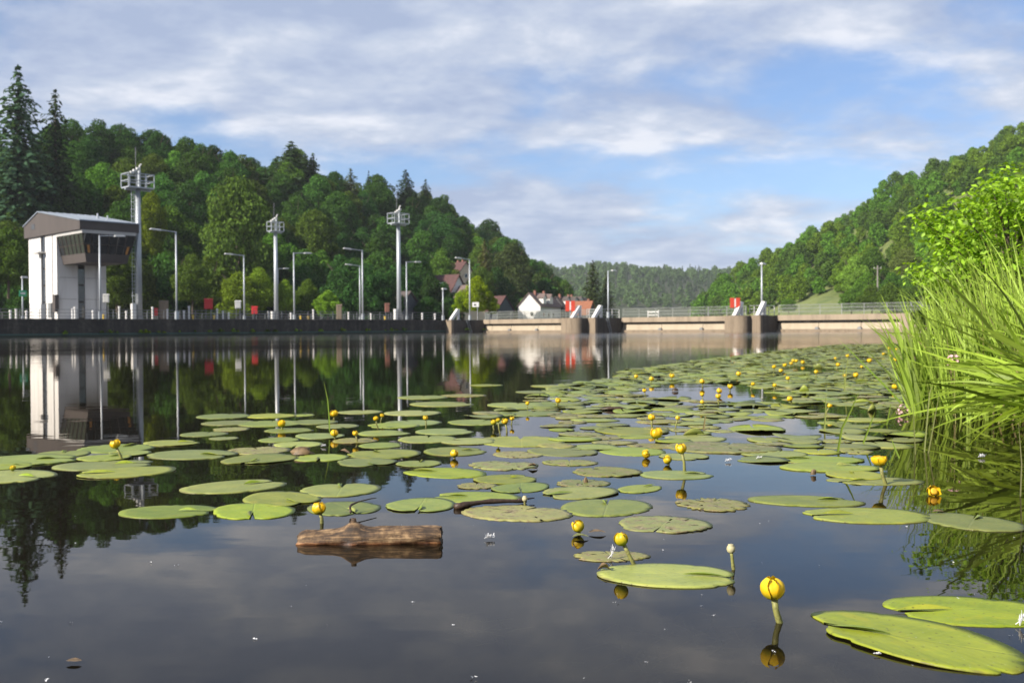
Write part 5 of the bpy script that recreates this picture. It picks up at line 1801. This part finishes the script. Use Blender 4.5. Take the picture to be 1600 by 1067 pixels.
def seed_head(label, px, py, wpx, bx, by):
    base = G(bx, by)
    head = AT(px, py, base.y)
    r = wpx / 2 * head.y / F
    t = thing('seed_head', label, 'seed head', (base.x, base.y, 0))
    h = head - base
    MB().tube([(0, 0, -0.08), (0, 0, 0), h * 0.6, h], [r * 0.42, r * 0.42, r * 0.36, r * 0.42], 8).build('stalk', M['stem'], t, True)
    b = MB().lathe([(r * 0.3, -r), (r * 0.85, -r * 0.6), (r, 0), (r * 0.9, r * 0.5), (r * 0.62, r * 0.86), (r * 0.66, r), (r * 0.3, r * 1.08)], 12).build('capsule', M['seed'], t, True)
    b.location = h
    return t


seed_head('brown green seed head on a stub right of the long pad', 1142, 857, 14, 1146, 889)
seed_head('pale seed head at the tip of the dark stick', 820, 779, 9, 820, 789)

# folded, upright young leaves in the carpet


def folded_leaf(label, px, py, wpx, hpx, lean=0.3, group=None):
    p = G(px, py + hpx / 2)
    wd, ht = wpx * p.y / F, hpx * p.y / F
    mb = MB()
    n = 9
    V, Q, UV = [], [], []
    for i in range(n):
        f = i / (n - 1)
        wv = math.sin(f * math.pi) ** 0.6
        for j in range(4):
            g = j / 3
            V.append(((f - 0.5) * wd, -0.35 * ht * wv * math.sin(g * 2.6), ht * wv * g * (1 - 0.25 * f)))
            UV.append((f * 2 - 1, g))
    for i in range(n - 1):
        for j in range(3):
            a = i * 4 + j
            Q.append((a, a + 4, a + 5, a + 1))
    me = np_mesh('folded_leaf', np.array(V), np.array(Q), M['padfresh'], True)
    set_uv(me, UV)
    o_ = link('folded_leaf', me)
    o_.location = (p.x, p.y, 0.0)
    o_.rotation_euler = (0, 0, R(random.uniform(-20, 20)))
    return tag(o_, label, 'leaf', group)


folded_leaf('bright folded lily leaf standing up right of the deep yellow flower', 1084, 673, 40, 13)
folded_leaf('upright young leaf in the carpet below the right pier', 1257, 606, 16, 13)
folded_leaf('young leaf curled up in the carpet towards the right pier', 1279, 571, 13, 9)
folded_leaf('bright curled leaf near the pink rush flower', 1362, 636, 16, 14)
folded_leaf('flat bright leaf raised among stalks left of the reeds', 1348, 626, 34, 7)
folded_leaf('pale folded leaf behind the small orange flower of the carpet', 1345, 594, 30, 5)

# ------------------------------------------------------------------ the log
pl, pr = G(464, 851), G(688, 851)
L_ = (pr - pl).length
lg = thing('floating_log', 'short weathered log floating in the foreground with a knot on top', 'log', ((pl.x + pr.x) / 2, (pl.y + pr.y) / 2 + 0.035, 0.0), math.atan2(pr.y - pl.y, pr.x - pl.x) + R(1.5))
nx, na = 64, 36
rr0 = 0.0345
V = []
rgl = np.random.default_rng(5)
pa = rgl.uniform(0, 6.28, 8)
for i in range(nx):
    f = i / (nx - 1)
    x = (f - 0.5) * L_
    for k in range(na):
        a = 2 * math.pi * k / na
        r = rr0 * (1.0 + 0.07 * math.sin(5 * f + pa[0]) + 0.05 * math.sin(3 * a + pa[1] + 2 * f) + 0.03 * math.sin(7 * a + 9 * f + pa[2]) + 0.018 * math.sin(19 * f + 5 * a + pa[3]))
        r += 0.0022 * math.sin(23 * a + 4 * math.sin(7 * f)) * (0.5 + 0.5 * math.sin(11 * f + a))
        top = math.cos(a - math.pi / 2)
        # knot on top and one to the front
        r += 0.023 * math.exp(-((x + 0.048) / 0.028) ** 2) * max(0, top) ** 4
        fr_ = max(0, math.cos(a - math.pi * 1.5 + 1.15))
        r += 0.012 * math.exp(-((x + 0.050) / 0.018) ** 2) * fr_ ** 10
        r *= 1 - 0.25 * max(0, (0.05 - f) / 0.05) * (0.5 + 0.5 * top) - 0.08 * max(0, (f - 0.97) / 0.03)
        V.append((x + (0.0022 * math.sin(5 * a + pa[4]) + 0.0015 * math.sin(11 * a) if i in (0, nx - 1) else 0), math.cos(a) * r, math.sin(a) * r * 0.92 + 0.012 - 0.006 * math.cos(3.0 * f)))
Q = []
for i in range(nx - 1):
    for k in range(na):
        a = i * na + k
        b = i * na + (k + 1) % na
        Q.append((a, b, b + na, a + na))
link('trunk_wood', np_mesh('trunk_wood', np.array(V), np.array(Q), M['wood'], True), lg)
for i, nm in ((0, 'cut_end'), (nx - 1, 'cut_end')):
    ring = [Vector(V[i * na + k]) for k in range(na)]
    c_ = sum(ring, Vector()) / na
    mb = MB()
    pts = ring + [c_.lerp(p, 0.6) + Vector(((0.004 if i else -0.004) * random.uniform(0.2, 1), 0, 0)) for p in ring] + [c_]
    mb.add(pts, [(k, (k + 1) % na, na + (k + 1) % na, na + k) for k in range(na)] + [(na + k, na + (k + 1) % na, 2 * na) for k in range(na)])
    mb.build(nm, M['cutwood'], lg)
kn = MB().lathe([(0.011, -0.02), (0.0095, -0.004), (0.0075, 0.004), (0.0078, 0.008), (0.004, 0.006)], 14, (-0.048, 0.002, 0.062)).build('knot', M['wood'], lg, True)

# thin twig standing up behind the knot and bent over the pad
b0 = G(546, 805)
tw = MB()
pts = [G(548, 806), AT(547, 797, b0.y + 0.02), AT(549, 794, b0.y + 0.03), AT(560, 789, b0.y + 0.06), AT(580, 784, b0.y + 0.12), AT(588, 783, b0.y + 0.14)]
o = thing('twig', 'thin bent dark twig lying over the pad behind the log', 'twig', b0)
tw.tube([p - b0 + Vector((0, 0, 0.012)) for p in pts], [0.004, 0.004, 0.004, 0.0025, 0.002, 0.0015], 6).build('stem', M['wetwood'], o, True)

# dark sunken stick
a, b = G(711, 795), G(822, 785)
o = thing('sunken_stick', 'dark wet stick lying half sunken beside the mottled pad', 'stick', a)
n = 9
pts, rad = [], []
for i in range(n):
    f = i / (n - 1)
    p = (b - a) * f
    pts.append(p + Vector((0, 0.015 * math.sin(4 * f) + random.uniform(-0.004, 0.004), 0.007 + 0.006 * math.sin(f * 3.1))))
    rad.append(0.0115 * (1 - 0.5 * f) * (1 + 0.15 * math.sin(14 * f) + random.uniform(-0.1, 0.1)))
MB().tube(pts, rad, 10).build('stem', M['wetwood'], o, True)
MB().tube([pts[7] + Vector((0, 0, 0.004)), pts[8] + Vector((0.03, 0.03, 0.006))], [0.005, 0.002], 6).build('side_twig', M['wetwood'], o, True)

# smaller sticks and dead leaves


def debris(name, label, cat, px, py, wpx, hpx, mat, kind='leaf', group=None):
    p = G(px, py + hpx / 2)
    wd, ht = wpx * p.y / F, hpx * p.y / F
    mb = MB()
    n = 7
    if kind == 'leaf':
        vs_, fs = [], []
        for i in range(n):
            f = i / (n - 1)
            wv = math.sin(f * math.pi) ** 0.7 * 0.30 * wd + 0.001
            for g in (-1, 0, 1):
                vs_.append(((f - 0.5) * wd, g * wv + 0.06 * wd * math.sin(5 * f), 0.004 + ht * 0.8 * math.sin(f * 3.14) * (0.35 + 0.65 * abs(g)) * random.uniform(0.6, 1.0)))
        for i in range(n - 1):
            for j in range(2):
                k_ = i * 3 + j
                fs.append((k_, k_ + 3, k_ + 4, k_ + 1))
        mb.add(vs_, fs)
    elif kind == 'stick':
        mb.tube([(-wd / 2, 0, 0.0), (-wd / 6, 0.01, ht * 0.4), (wd / 4, 0, ht * 0.5), (wd / 2, 0.01, ht * 0.2)], [ht * 0.4, ht * 0.5, ht * 0.45, ht * 0.2], 7)
    else:
        rg = np.random.default_rng(int(px))
        ring = []
        vs_, fs = [], []
        for i in range(5):
            f = i / 4
            for k_ in range(10):
                a_ = k_ * 0.628
                rr = math.sin(f * 1.5 + 0.07) * (1 + 0.2 * rg.normal())
                vs_.append((math.cos(a_) * rr * wd / 2, math.sin(a_) * rr * wd / 2 * 0.7, ht * math.cos(f * 1.5)))
        for i in range(4):
            for k_ in range(10):
                fs.append((i * 10 + k_, i * 10 + (k_ + 1) % 10, (i + 1) * 10 + (k_ + 1) % 10, (i + 1) * 10 + k_))
        mb.add(vs_, fs)
    o_ = mb.build(name, M[mat], None, True)
    o_.location = (p.x, p.y, 0.002)
    o_.rotation_euler = (0, 0, R(random.uniform(-12, 12)))
    return tag(o_, label, cat, group)


debris('dead_leaf', 'rounded brown lump of a dead leaf among the middle pads', 'dead leaf', 472, 704, 36, 12, 'deadleaf', 'lump')
debris('dead_leaf', 'upturned brown leaf piece right of the brown lump', 'dead leaf', 536, 705, 24, 9, 'deadleaf')
debris('dead_leaf', 'curled dark leaf piece at the tip of the long pad', 'dead leaf', 944, 885, 22, 17, 'deadleaf')
debris('rotting_leaf', 'small shrivelled brown leaf left of the blotched pad', 'dead leaf', 933, 832, 28, 4, 'deadleaf')
debris('dead_leaf', 'brown leaf scrap floating in the lower left water', 'dead leaf', 116, 1035, 24, 2, 'deadleaf')
debris('dead_leaf', 'brown dead leaf between the two right pads', 'dead leaf', 1466, 800, 18, 4, 'deadleaf')
debris('dead_leaf', 'brown dry leaf scrap in the carpet at field centre', 'dead leaf', 832, 727, 18, 8, 'deadleaf')
debris('dead_leaf', 'dark leaf stub sticking out over the central pad', 'dead leaf', 915, 750, 7, 9, 'deadleaf', 'lump')
debris('dead_leaf', 'dark floating scrap left of the long right pads', 'dead leaf', 1271, 738, 10, 9, 'deadleaf', 'lump')
debris('dark_stick', 'short dark stick lying on the carpet left of centre right', 'stick', 958, 638, 42, 6, 'wetwood', 'stick')
debris('dark_stick', 'dark bit of wood in the carpet below the first pier', 'stick', 1055, 609, 10, 5, 'wetwood', 'lump')
debris('dark_stick', 'thin dark stick by the upright stalk at field centre', 'stick', 1110, 645, 34, 3, 'wetwood', 'stick')
debris('cut_stalk', 'green sliver of cut leaf floating right of the flower', 'leaf', 907, 838, 26, 5, 'weed')


def feather(label, px, py, wpx, hpx, upright=False):
    p = G(px, py + hpx / 2)
    wd, ht = wpx * p.y / F, hpx * p.y / F
    t = thing('feather', label, 'feather', (p.x, p.y, 0.003), R(random.uniform(-15, 15)))
    vs_, fs = [], []
    for k in range(46):
        f = random.random()
        a_ = random.uniform(0, 6.28)
        p0 = Vector(((f - 0.5) * wd * (0.35 if upright else 0.75), 0, ht * (0.75 * f if upright else 0.15)))
        d_ = Vector((math.cos(a_) * wd * 0.22, math.sin(a_) * wd * 0.22, ht * random.uniform(0.2, 0.75)))
        sd = Vector((-math.sin(a_), math.cos(a_), 0.4)) * wd * 0.035
        b_ = len(vs_)
        vs_ += [tuple(p0 - sd), tuple(p0 + sd), tuple(p0 + d_ + sd * 0.5), tuple(p0 + d_ - sd * 0.5)]
        fs.append((b_, b_ + 1, b_ + 2, b_ + 3))
    MB().add(vs_, fs).build('down', M['feather'], t)
    MB().tube([(-wd * 0.55, 0, 0.002), (0, 0, ht * (0.5 if upright else 0.62)), (wd * 0.4, 0, ht * 0.5)], 0.0008, 5).build('quill', M['feather'], t)
    return t


feather('white down feather floating alone right of the log', 766, 838, 17, 10)
feather('white feather stuck upright on the curled dark leaf', 957, 866, 14, 17, True)
feather('white fluffy feather at the right edge by the largest pads', 1596, 970, 16, 18, True)
feather('small white feather on the pads left of the open cup flower', 1186, 715, 10, 6)
feather('tiny white feather floating left of the long right pads', 1138, 719, 11, 6)
feather('pale feather on the water under the reeds', 1534, 712, 12, 7)
feather('little white feather left of the brown lump', 506, 696, 9, 5)
feather('tiny white petal on the water before the largest pad', 1371, 1022, 12, 4)

# drifting seed fluff: too small and too many to count
VV, QQ = [], []
off = 0
for i in range(70):
    px, py = random.uniform(-20, 1620), 560 + 520 * random.random() ** 0.8
    p = G(px, py)
    s = random.uniform(0.0006, 0.0018) * (1.7 if random.random() < 0.12 else 1)
    for k in range(4):
        d = rng.normal(size=3)
        d[2] = abs(d[2]) * 0.6
        c_ = np.array([p.x, p.y, 0.002]) + rng.normal(size=3) * s * np.array([1.2, 1.2, 0.15])
        e = rng.normal(size=(3, 3)) * s * np.array([1, 1, 0.45])
        VV.append(c_ + e + np.array([0, 0, s * 0.4]))
        QQ.append(np.array([[0, 1, 2]]) + off)
        off += 3
o = link('seed_fluff', np_mesh('seed_fluff', np.concatenate(VV), np.concatenate(QQ), M['feather']))
tag(o, 'white seed fluff scattered over the dark water', 'fluff', kind='stuff')

# submerged weed seen through the water at the lower right
VV, QQ = [], []
off = 0
for (cx, cy, n, sp) in ((1130, 1010, 60, 0.16), (1300, 1055, 70, 0.2), (1010, 1050, 40, 0.12), (760, 1000, 26, 0.08), (1560, 1060, 40, 0.15)):
    c_ = G(cx, cy, -0.10)
    for i in range(n):
        p0 = np.array([c_.x + rng.normal() * sp * 0.5, c_.y + rng.normal() * sp * 0.6, -0.045 - 0.06 * rng.random()])
        d = rng.normal(size=3) * np.array([0.05, 0.05, 0.015])
        wv = np.array([-d[1], d[0], 0]) / (np.linalg.norm(d[:2]) + 1e-6) * rng.uniform(0.001, 0.0045)
        VV.append(np.array([p0 - wv, p0 + wv, p0 + d + wv * 0.6, p0 + d - wv * 0.6]))
        QQ.append(np.array([[0, 1, 2, 3]]) + off)
        off += 4
o = link('submerged_weed', np_mesh('submerged_weed', np.concatenate(VV), np.concatenate(QQ), M['weed']))
tag(o, 'faint water weed just below the surface in the foreground', 'weed', kind='stuff')

# ------------------------------------------------------------------ right bank, shrub and reeds
VB, QB = [], []
nu_, nv_ = 26, 30
for i in range(nu_):
    f = i / (nu_ - 1)
    for j in range(nv_):
        g = j / (nv_ - 1)
        Y = 1.5 + g * 60
        edge_x = np.interp(Y, [1.5, 4.5, 6, 9, 14, 25, 62], [2.4, 2.85, 3.25, 4.6, 7.4, 13.0, 31.0])
        X = edge_x + f * f * 60 - 0.25
        VB.append((X, Y, -0.30 + min(1.1, 0.55 * (X - edge_x + 0.25)) + 0.05 * math.sin(3 * Y + 2 * X) + max(0, X - edge_x - 4) * 0.02))
for i in range(nu_ - 1):
    for j in range(nv_ - 1):
        a = i * nv_ + j
        QB.append((a, a + nv_, a + nv_ + 1, a + 1))
o = link('river_bank', np_mesh('river_bank', VB, QB, M['bank'], True))
tag(o, kind='structure')


def blades(specs):
    """specs: (base, length, heading, elevation, droop, width); tapered arching strips"""
    V, Q = [], []
    for (b, L_, hd, el, dr, wd) in specs:
        n = 7
        p = np.array(b, dtype=float)
        e = el
        off_ = len(V)
        tw_ = rng.uniform(0, 3.14)
        for i in range(n + 1):
            f = i / n
            d = np.array([math.cos(hd) * math.cos(e), math.sin(hd) * math.cos(e), math.sin(e)])
            s_ = np.cross(d, [math.cos(tw_), math.sin(tw_), 0.3])
            s_ /= np.linalg.norm(s_) + 1e-9
            wv = wd * (1 - f ** 2.2) * (0.75 + 0.6 * f * (1 - f) * 2) + 0.0004
            V.append(p - s_ * wv)
            V.append(p + s_ * wv)
            p = p + d * (L_ / n)
            e -= dr / n
            if p[2] < 0.012 and e < 0:
                e = 0.02
        for i in range(n):
            a_ = off_ + 2 * i
            Q.append((a_, a_ + 1, a_ + 3, a_ + 2))
    return np.array(V), np.array(Q)


sp1, sp2, sp3 = [], [], []
for i in range(980):                                   # upright stand
    px = random.uniform(1425, 1730)
    Y = random.uniform(6.3, 8.6)
    if px < 1470:
        Y = random.uniform(6.8, 7.6)
    h = random.uniform(0.65, 1.15) * np.interp(px, [1425, 1480, 1560, 1700], [0.72, 0.95, 1.12, 1.3])
    sp1.append(((U(px) * Y, Y, -0.05), h, math.pi + random.uniform(-1.0, 1.0) if random.random() < 0.7 else random.uniform(0, 6.28), R(random.uniform(66, 89)), random.uniform(-0.1, 0.30) if random.random() < 0.8 else random.uniform(0.4, 1.0), random.uniform(0.005, 0.0125)))
for i in range(90):                                   # arching over to the left
    px = random.uniform(1560, 1800)
    Y = random.uniform(5.6, 7.6)
    sp2.append(((U(px) * Y, Y, random.uniform(0.0, 0.45)), random.uniform(0.55, 0.95), math.pi + random.uniform(-0.7, 0.7), R(random.uniform(15, 65)), random.uniform(0.0, 0.6), random.uniform(0.006, 0.012)))
for i in range(150):                                   # drooping onto the water
    px = random.uniform(1590, 1760)
    Y = random.uniform(5.0, 6.2)
    sp3.append(((U(px) * Y, Y, random.uniform(0.10, 0.35)), random.uniform(0.45, 0.85), math.pi + random.uniform(-0.75, 0.75), R(random.uniform(-12, 40)), random.uniform(0.25, 0.7), random.uniform(0.006, 0.012)))
for nm, sp, lb, c in (('reed_bed', sp1, 'tall upright green reeds crowding the right bank', (0.235, 0.320, 0.048)),
                      ('arching_reeds', sp2, 'long reed blades arching over to the left at the bank', (0.250, 0.350, 0.040)),
                      ('drooping_reeds', sp3, 'low reed blades drooping onto the water at the right edge', (0.265, 0.370, 0.042))):
    v, q = blades(sp)
    o = link(nm, np_mesh(nm, v, q, M['blade'], True))
    o.color = c + (1,)
    tag(o, lb, 'reeds', kind='stuff')


dead = []
for i in range(110):
    px = random.uniform(1440, 1730)
    Y = random.uniform(6.2, 8.2)
    dead.append(((U(px) * Y, Y, -0.05), random.uniform(0.4, 1.1), random.uniform(0, 6.28), R(random.uniform(45, 88)), random.uniform(-0.1, 0.5), random.uniform(0.003, 0.006)))
v, q = blades(dead)
o = link('dead_stalks', np_mesh('dead_stalks', v, q, M['blade'], True))
o.color = (0.34, 0.28, 0.13, 1)
tag(o, 'dry straw coloured stalks mixed into the reeds', 'reeds', kind='stuff')


def blade_thing(label, pts, wd, c=(0.24, 0.34, 0.05), D=None, group=None, name='grass_blade'):
    """single blade through pixels, its foot in the water at the first"""
    b = G(*pts[0])
    P = [b] + [AT(x, y, b.y + (D or 0) * (i + 1)) for i, (x, y) in enumerate(pts[1:])]
    # smooth through the points
    Q_ = []
    for i in range(len(P) - 1):
        for k in range(4):
            Q_.append(P[i].lerp(P[i + 1], k / 4))
    Q_.append(P[-1])
    V, Qd = [], []
    n = len(Q_)
    for i, p in enumerate(Q_):
        f = i / (n - 1)
        tdir = (Q_[min(i + 1, n - 1)] - Q_[max(i - 1, 0)]).normalized()
        s_ = tdir.cross(Vector((0.25, -1, 0.1))).normalized()
        wv = wd * (1 - f ** 2.5) + 0.0004
        r_ = p - b
        V += [tuple(r_ - s_ * wv), tuple(r_ + Vector((0, 0.3 * wv, 0))), tuple(r_ + s_ * wv)]
    for i in range(n - 1):
        for j in range(2):
            a_ = i * 3 + j
            Qd.append((a_, a_ + 1, a_ + 4, a_ + 3))
    o_ = link(name, np_mesh(name, V, Qd, M['blade'], True))
    o_.location = b
    o_.color = c + (1,)
    return tag(o_, label, 'grass blade', group)


blade_thing('single thin grass blade standing in the left middle of the lilies', [(515, 674), (514, 650), (512, 625), (506, 596)], 0.0035)
blade_thing('long reed blade leaning far left out of the reeds', [(1437, 652), (1425, 610), (1405, 560), (1385, 530), (1352, 505)], 0.010, (0.20, 0.30, 0.04))
blade_thing('broad reed blade standing at the left edge of the reeds', [(1440, 640), (1428, 590), (1412, 545), (1395, 515)], 0.011, (0.20, 0.30, 0.04))
blade_thing('thin blade curving across the water before the reeds', [(1410, 632), (1380, 600), (1345, 565), (1310, 530)], 0.008, (0.22, 0.33, 0.05))
blade_thing('pale stalk standing in the carpet left of the folded leaf', [(1288, 674), (1290, 640), (1290.5, 613)], 0.005, (0.33, 0.36, 0.12))
blade_thing('short green stalk with bent tip near the folded leaf', [(1309, 706), (1315, 670), (1330, 640), (1342, 612)], 0.006)
blade_thing('leaning stalk below the bright curled leaf', [(1348, 694), (1358, 668), (1367, 643)], 0.005)
blade_thing('short stalk right of the bright curled leaf', [(1385, 664), (1389, 645), (1392, 628)], 0.005)
blade_thing('tall thin stalk before the drooping reeds, left of two', [(1444, 706), (1448, 660), (1452, 615), (1457, 600)], 0.004, (0.34, 0.36, 0.14))
blade_thing('tall thin stalk before the drooping reeds, right of two', [(1450, 708), (1458, 665), (1468, 612)], 0.004, (0.34, 0.36, 0.14))
blade_thing('thin stalk rising behind the open cup flower', [(1405, 716), (1398, 700), (1392, 684)], 0.004)
blade_thing('thin stalk left of the two tall ones before the reeds', [(1430, 710), (1428, 670), (1427, 632)], 0.003, (0.34, 0.36, 0.14))
blade_thing('thin pale stalk at the right edge before the reeds', [(1594, 775), (1596, 725), (1591, 660)], 0.003, (0.36, 0.36, 0.16))
blade_thing('thin stalk in the far carpet near small orange flowers', [(1319, 612), (1322, 580), (1325, 556)], 0.006, (0.33, 0.36, 0.12))
blade_thing('second thin stalk in the far carpet near small orange flowers', [(1320, 600), (1318, 583), (1316, 570)], 0.006, (0.33, 0.36, 0.12))
blade_thing('bare brown stalk standing at field centre by a small stick', [(1099, 672), (1101, 658), (1103, 647)], 0.006, (0.30, 0.24, 0.12))
blade_thing('long blade crossing the reeds towards the upper right', [(1452, 600), (1500, 570), (1545, 540), (1590, 500)], 0.010, (0.27, 0.36, 0.06), D=0.0)


def rush_flower(label, px, py, wpx, D):
    p = AT(px, py, D)
    t = thing('flowering_rush', label, 'flower', (p.x, p.y, 0))
    MB().tube([(0.01, 0, -0.05), (0.0, 0, p.z * 0.6), (0, 0, p.z)], [0.004, 0.0035, 0.003], 6).build('stalk', M['stem'], t)
    R0 = wpx / 2 * D / F
    pm = MB()
    for k in range(6):
        a_ = k * math.pi / 3
        c_, s_ = math.cos(a_), math.sin(a_)
        r = 0.012
        pm.add([(0, 0, 0), (c_ * r * .6 - s_ * r * .4, s_ * r * .6 + c_ * r * .4, r * .25), (c_ * r, s_ * r, r * .5), (c_ * r * .6 + s_ * r * .4, s_ * r * .6 - c_ * r * .4, r * .25)], [(0, 1, 2, 3)])
    me = pm.mesh('blossom', M['pink'])
    for k in range(13):
        d = Vector((random.gauss(0, 1), random.gauss(0, 1), random.gauss(0.2, 0.7))).normalized() * R0 * random.uniform(0.6, 1.0)
        MB().tube([(0, 0, p.z), tuple(Vector((0, 0, p.z)) + d)], 0.0015, 4).build('flower_stalk', M['stem'], t)
        f_ = link('blossom', me, t)
        f_.location = Vector((0, 0, p.z)) + d
        f_.rotation_mode = 'QUATERNION'
        f_.rotation_quaternion = d.to_track_quat('Z', 'Y')
        f_.scale = (0.95,) * 3
    return t


rush_flower('pink flowering rush bending low at the edge of the reeds', 1411, 641, 24, 6.9)
rush_flower('pink flowering rush blooming inside the reeds', 1491, 563, 26, 6.3)
rush_flower('pale flowering rush low behind the first reed blades', 1428, 558, 14, 7.6)

# shrub on the bank behind the reeds
D0 = 9.6
sb = thing('bank_shrub', 'leafy yellow green shrub on the bank behind the reeds', 'shrub', (U(1590) * D0, D0, 0.45))
b0 = Vector((U(1590) * D0, D0, 0.45))
limbs = []
targets = [(1432, 340), (1450, 328), (1470, 345), (1490, 318), (1512, 322), (1530, 300), (1548, 288), (1565, 276), (1588, 268), (1605, 280), (1625, 270), (1650, 290),
           (1424, 420), (1440, 432), (1462, 410), (1480, 398), (1500, 380), (1520, 365), (1545, 350), (1570, 340), (1600, 330), (1640, 330), (1460, 455), (1500, 440), (1540, 420), (1580, 400), (1620, 390),
           (1485, 360), (1555, 310), (1610, 300), (1530, 390), (1670, 350), (1700, 320), (1690, 400), (1475, 375), (1445, 350)]
bm_ = MB()
P, N = [], []
for (px, py) in targets:
    tip = AT(px, py, D0 + random.uniform(-0.55, 0.75)) - b0
    m1 = Vector((tip.x * 0.25 + random.uniform(-0.05, 0.05), tip.y * 0.3, tip.z * 0.45))
    m2 = Vector((tip.x * 0.62, tip.y * 0.7, tip.z * 0.78 + random.uniform(-0.05, 0.05)))
    bm_.tube([(random.uniform(-0.1, 0.1), random.uniform(-0.1, 0.1), -0.4), m1, m2, tip], [0.022, 0.015, 0.009, 0.003], 6)
    for k in range(175):
        f = random.uniform(0.30, 1.05) ** 0.6
        base = m1.lerp(m2, f * 2) if f < 0.5 else m2.lerp(tip, (f - 0.5) * 2)
        sprd = 0.20 * (1.15 - 0.45 * f)
        d = Vector((random.gauss(0, 1), random.gauss(0, 1), random.gauss(0, 0.8)))
        P.append(tuple(base + d * sprd * 0.55))
        N.append(tuple(d * 0.5 + Vector((random.gauss(0, .5), random.gauss(0, .5), 0.9))))
bm_.build('branches', M['bark'], sb)
v, q = leaf_quads(np.array(P), np.array(N), 0.030, 0.55)
cr = link('crown', np_mesh('crown', v, q, M['shrubleaf']), sb)
cr.color = (0.205, 0.345, 0.020, 1)

# a darker thicket further along the bank behind the shrub
for (px, yt, D, H, lb) in ((1500, 425, 30, 2.6, 'dark green thicket on the bank just right of the weir end'), (1560, 380, 26, 3.4, 'dark green thicket behind the yellow green shrub')):
    ptree('bank_thicket', PROTO[2], px, yt, D, H, lb, (0.06, 0.10, 0.02), 'bush', wide=1.2)

# ------------------------------------------------------------------ haze in the valley air
m, t = newmat('valley_haze')
t.n('ShaderNodeOutputMaterial', ins={1: t.n('ShaderNodeVolumePrincipled', ins={'Color': (0.86, 0.92, 1.0, 1), 'Density': 0.00011, 'Anisotropy': 0.1}).outputs[0]})
o = MB().box(-1600, 1600, -200, 2400, -3.6, 170).build('haze', m)
tag(o, 'thin pale haze filling the river valley', 'haze', kind='stuff')
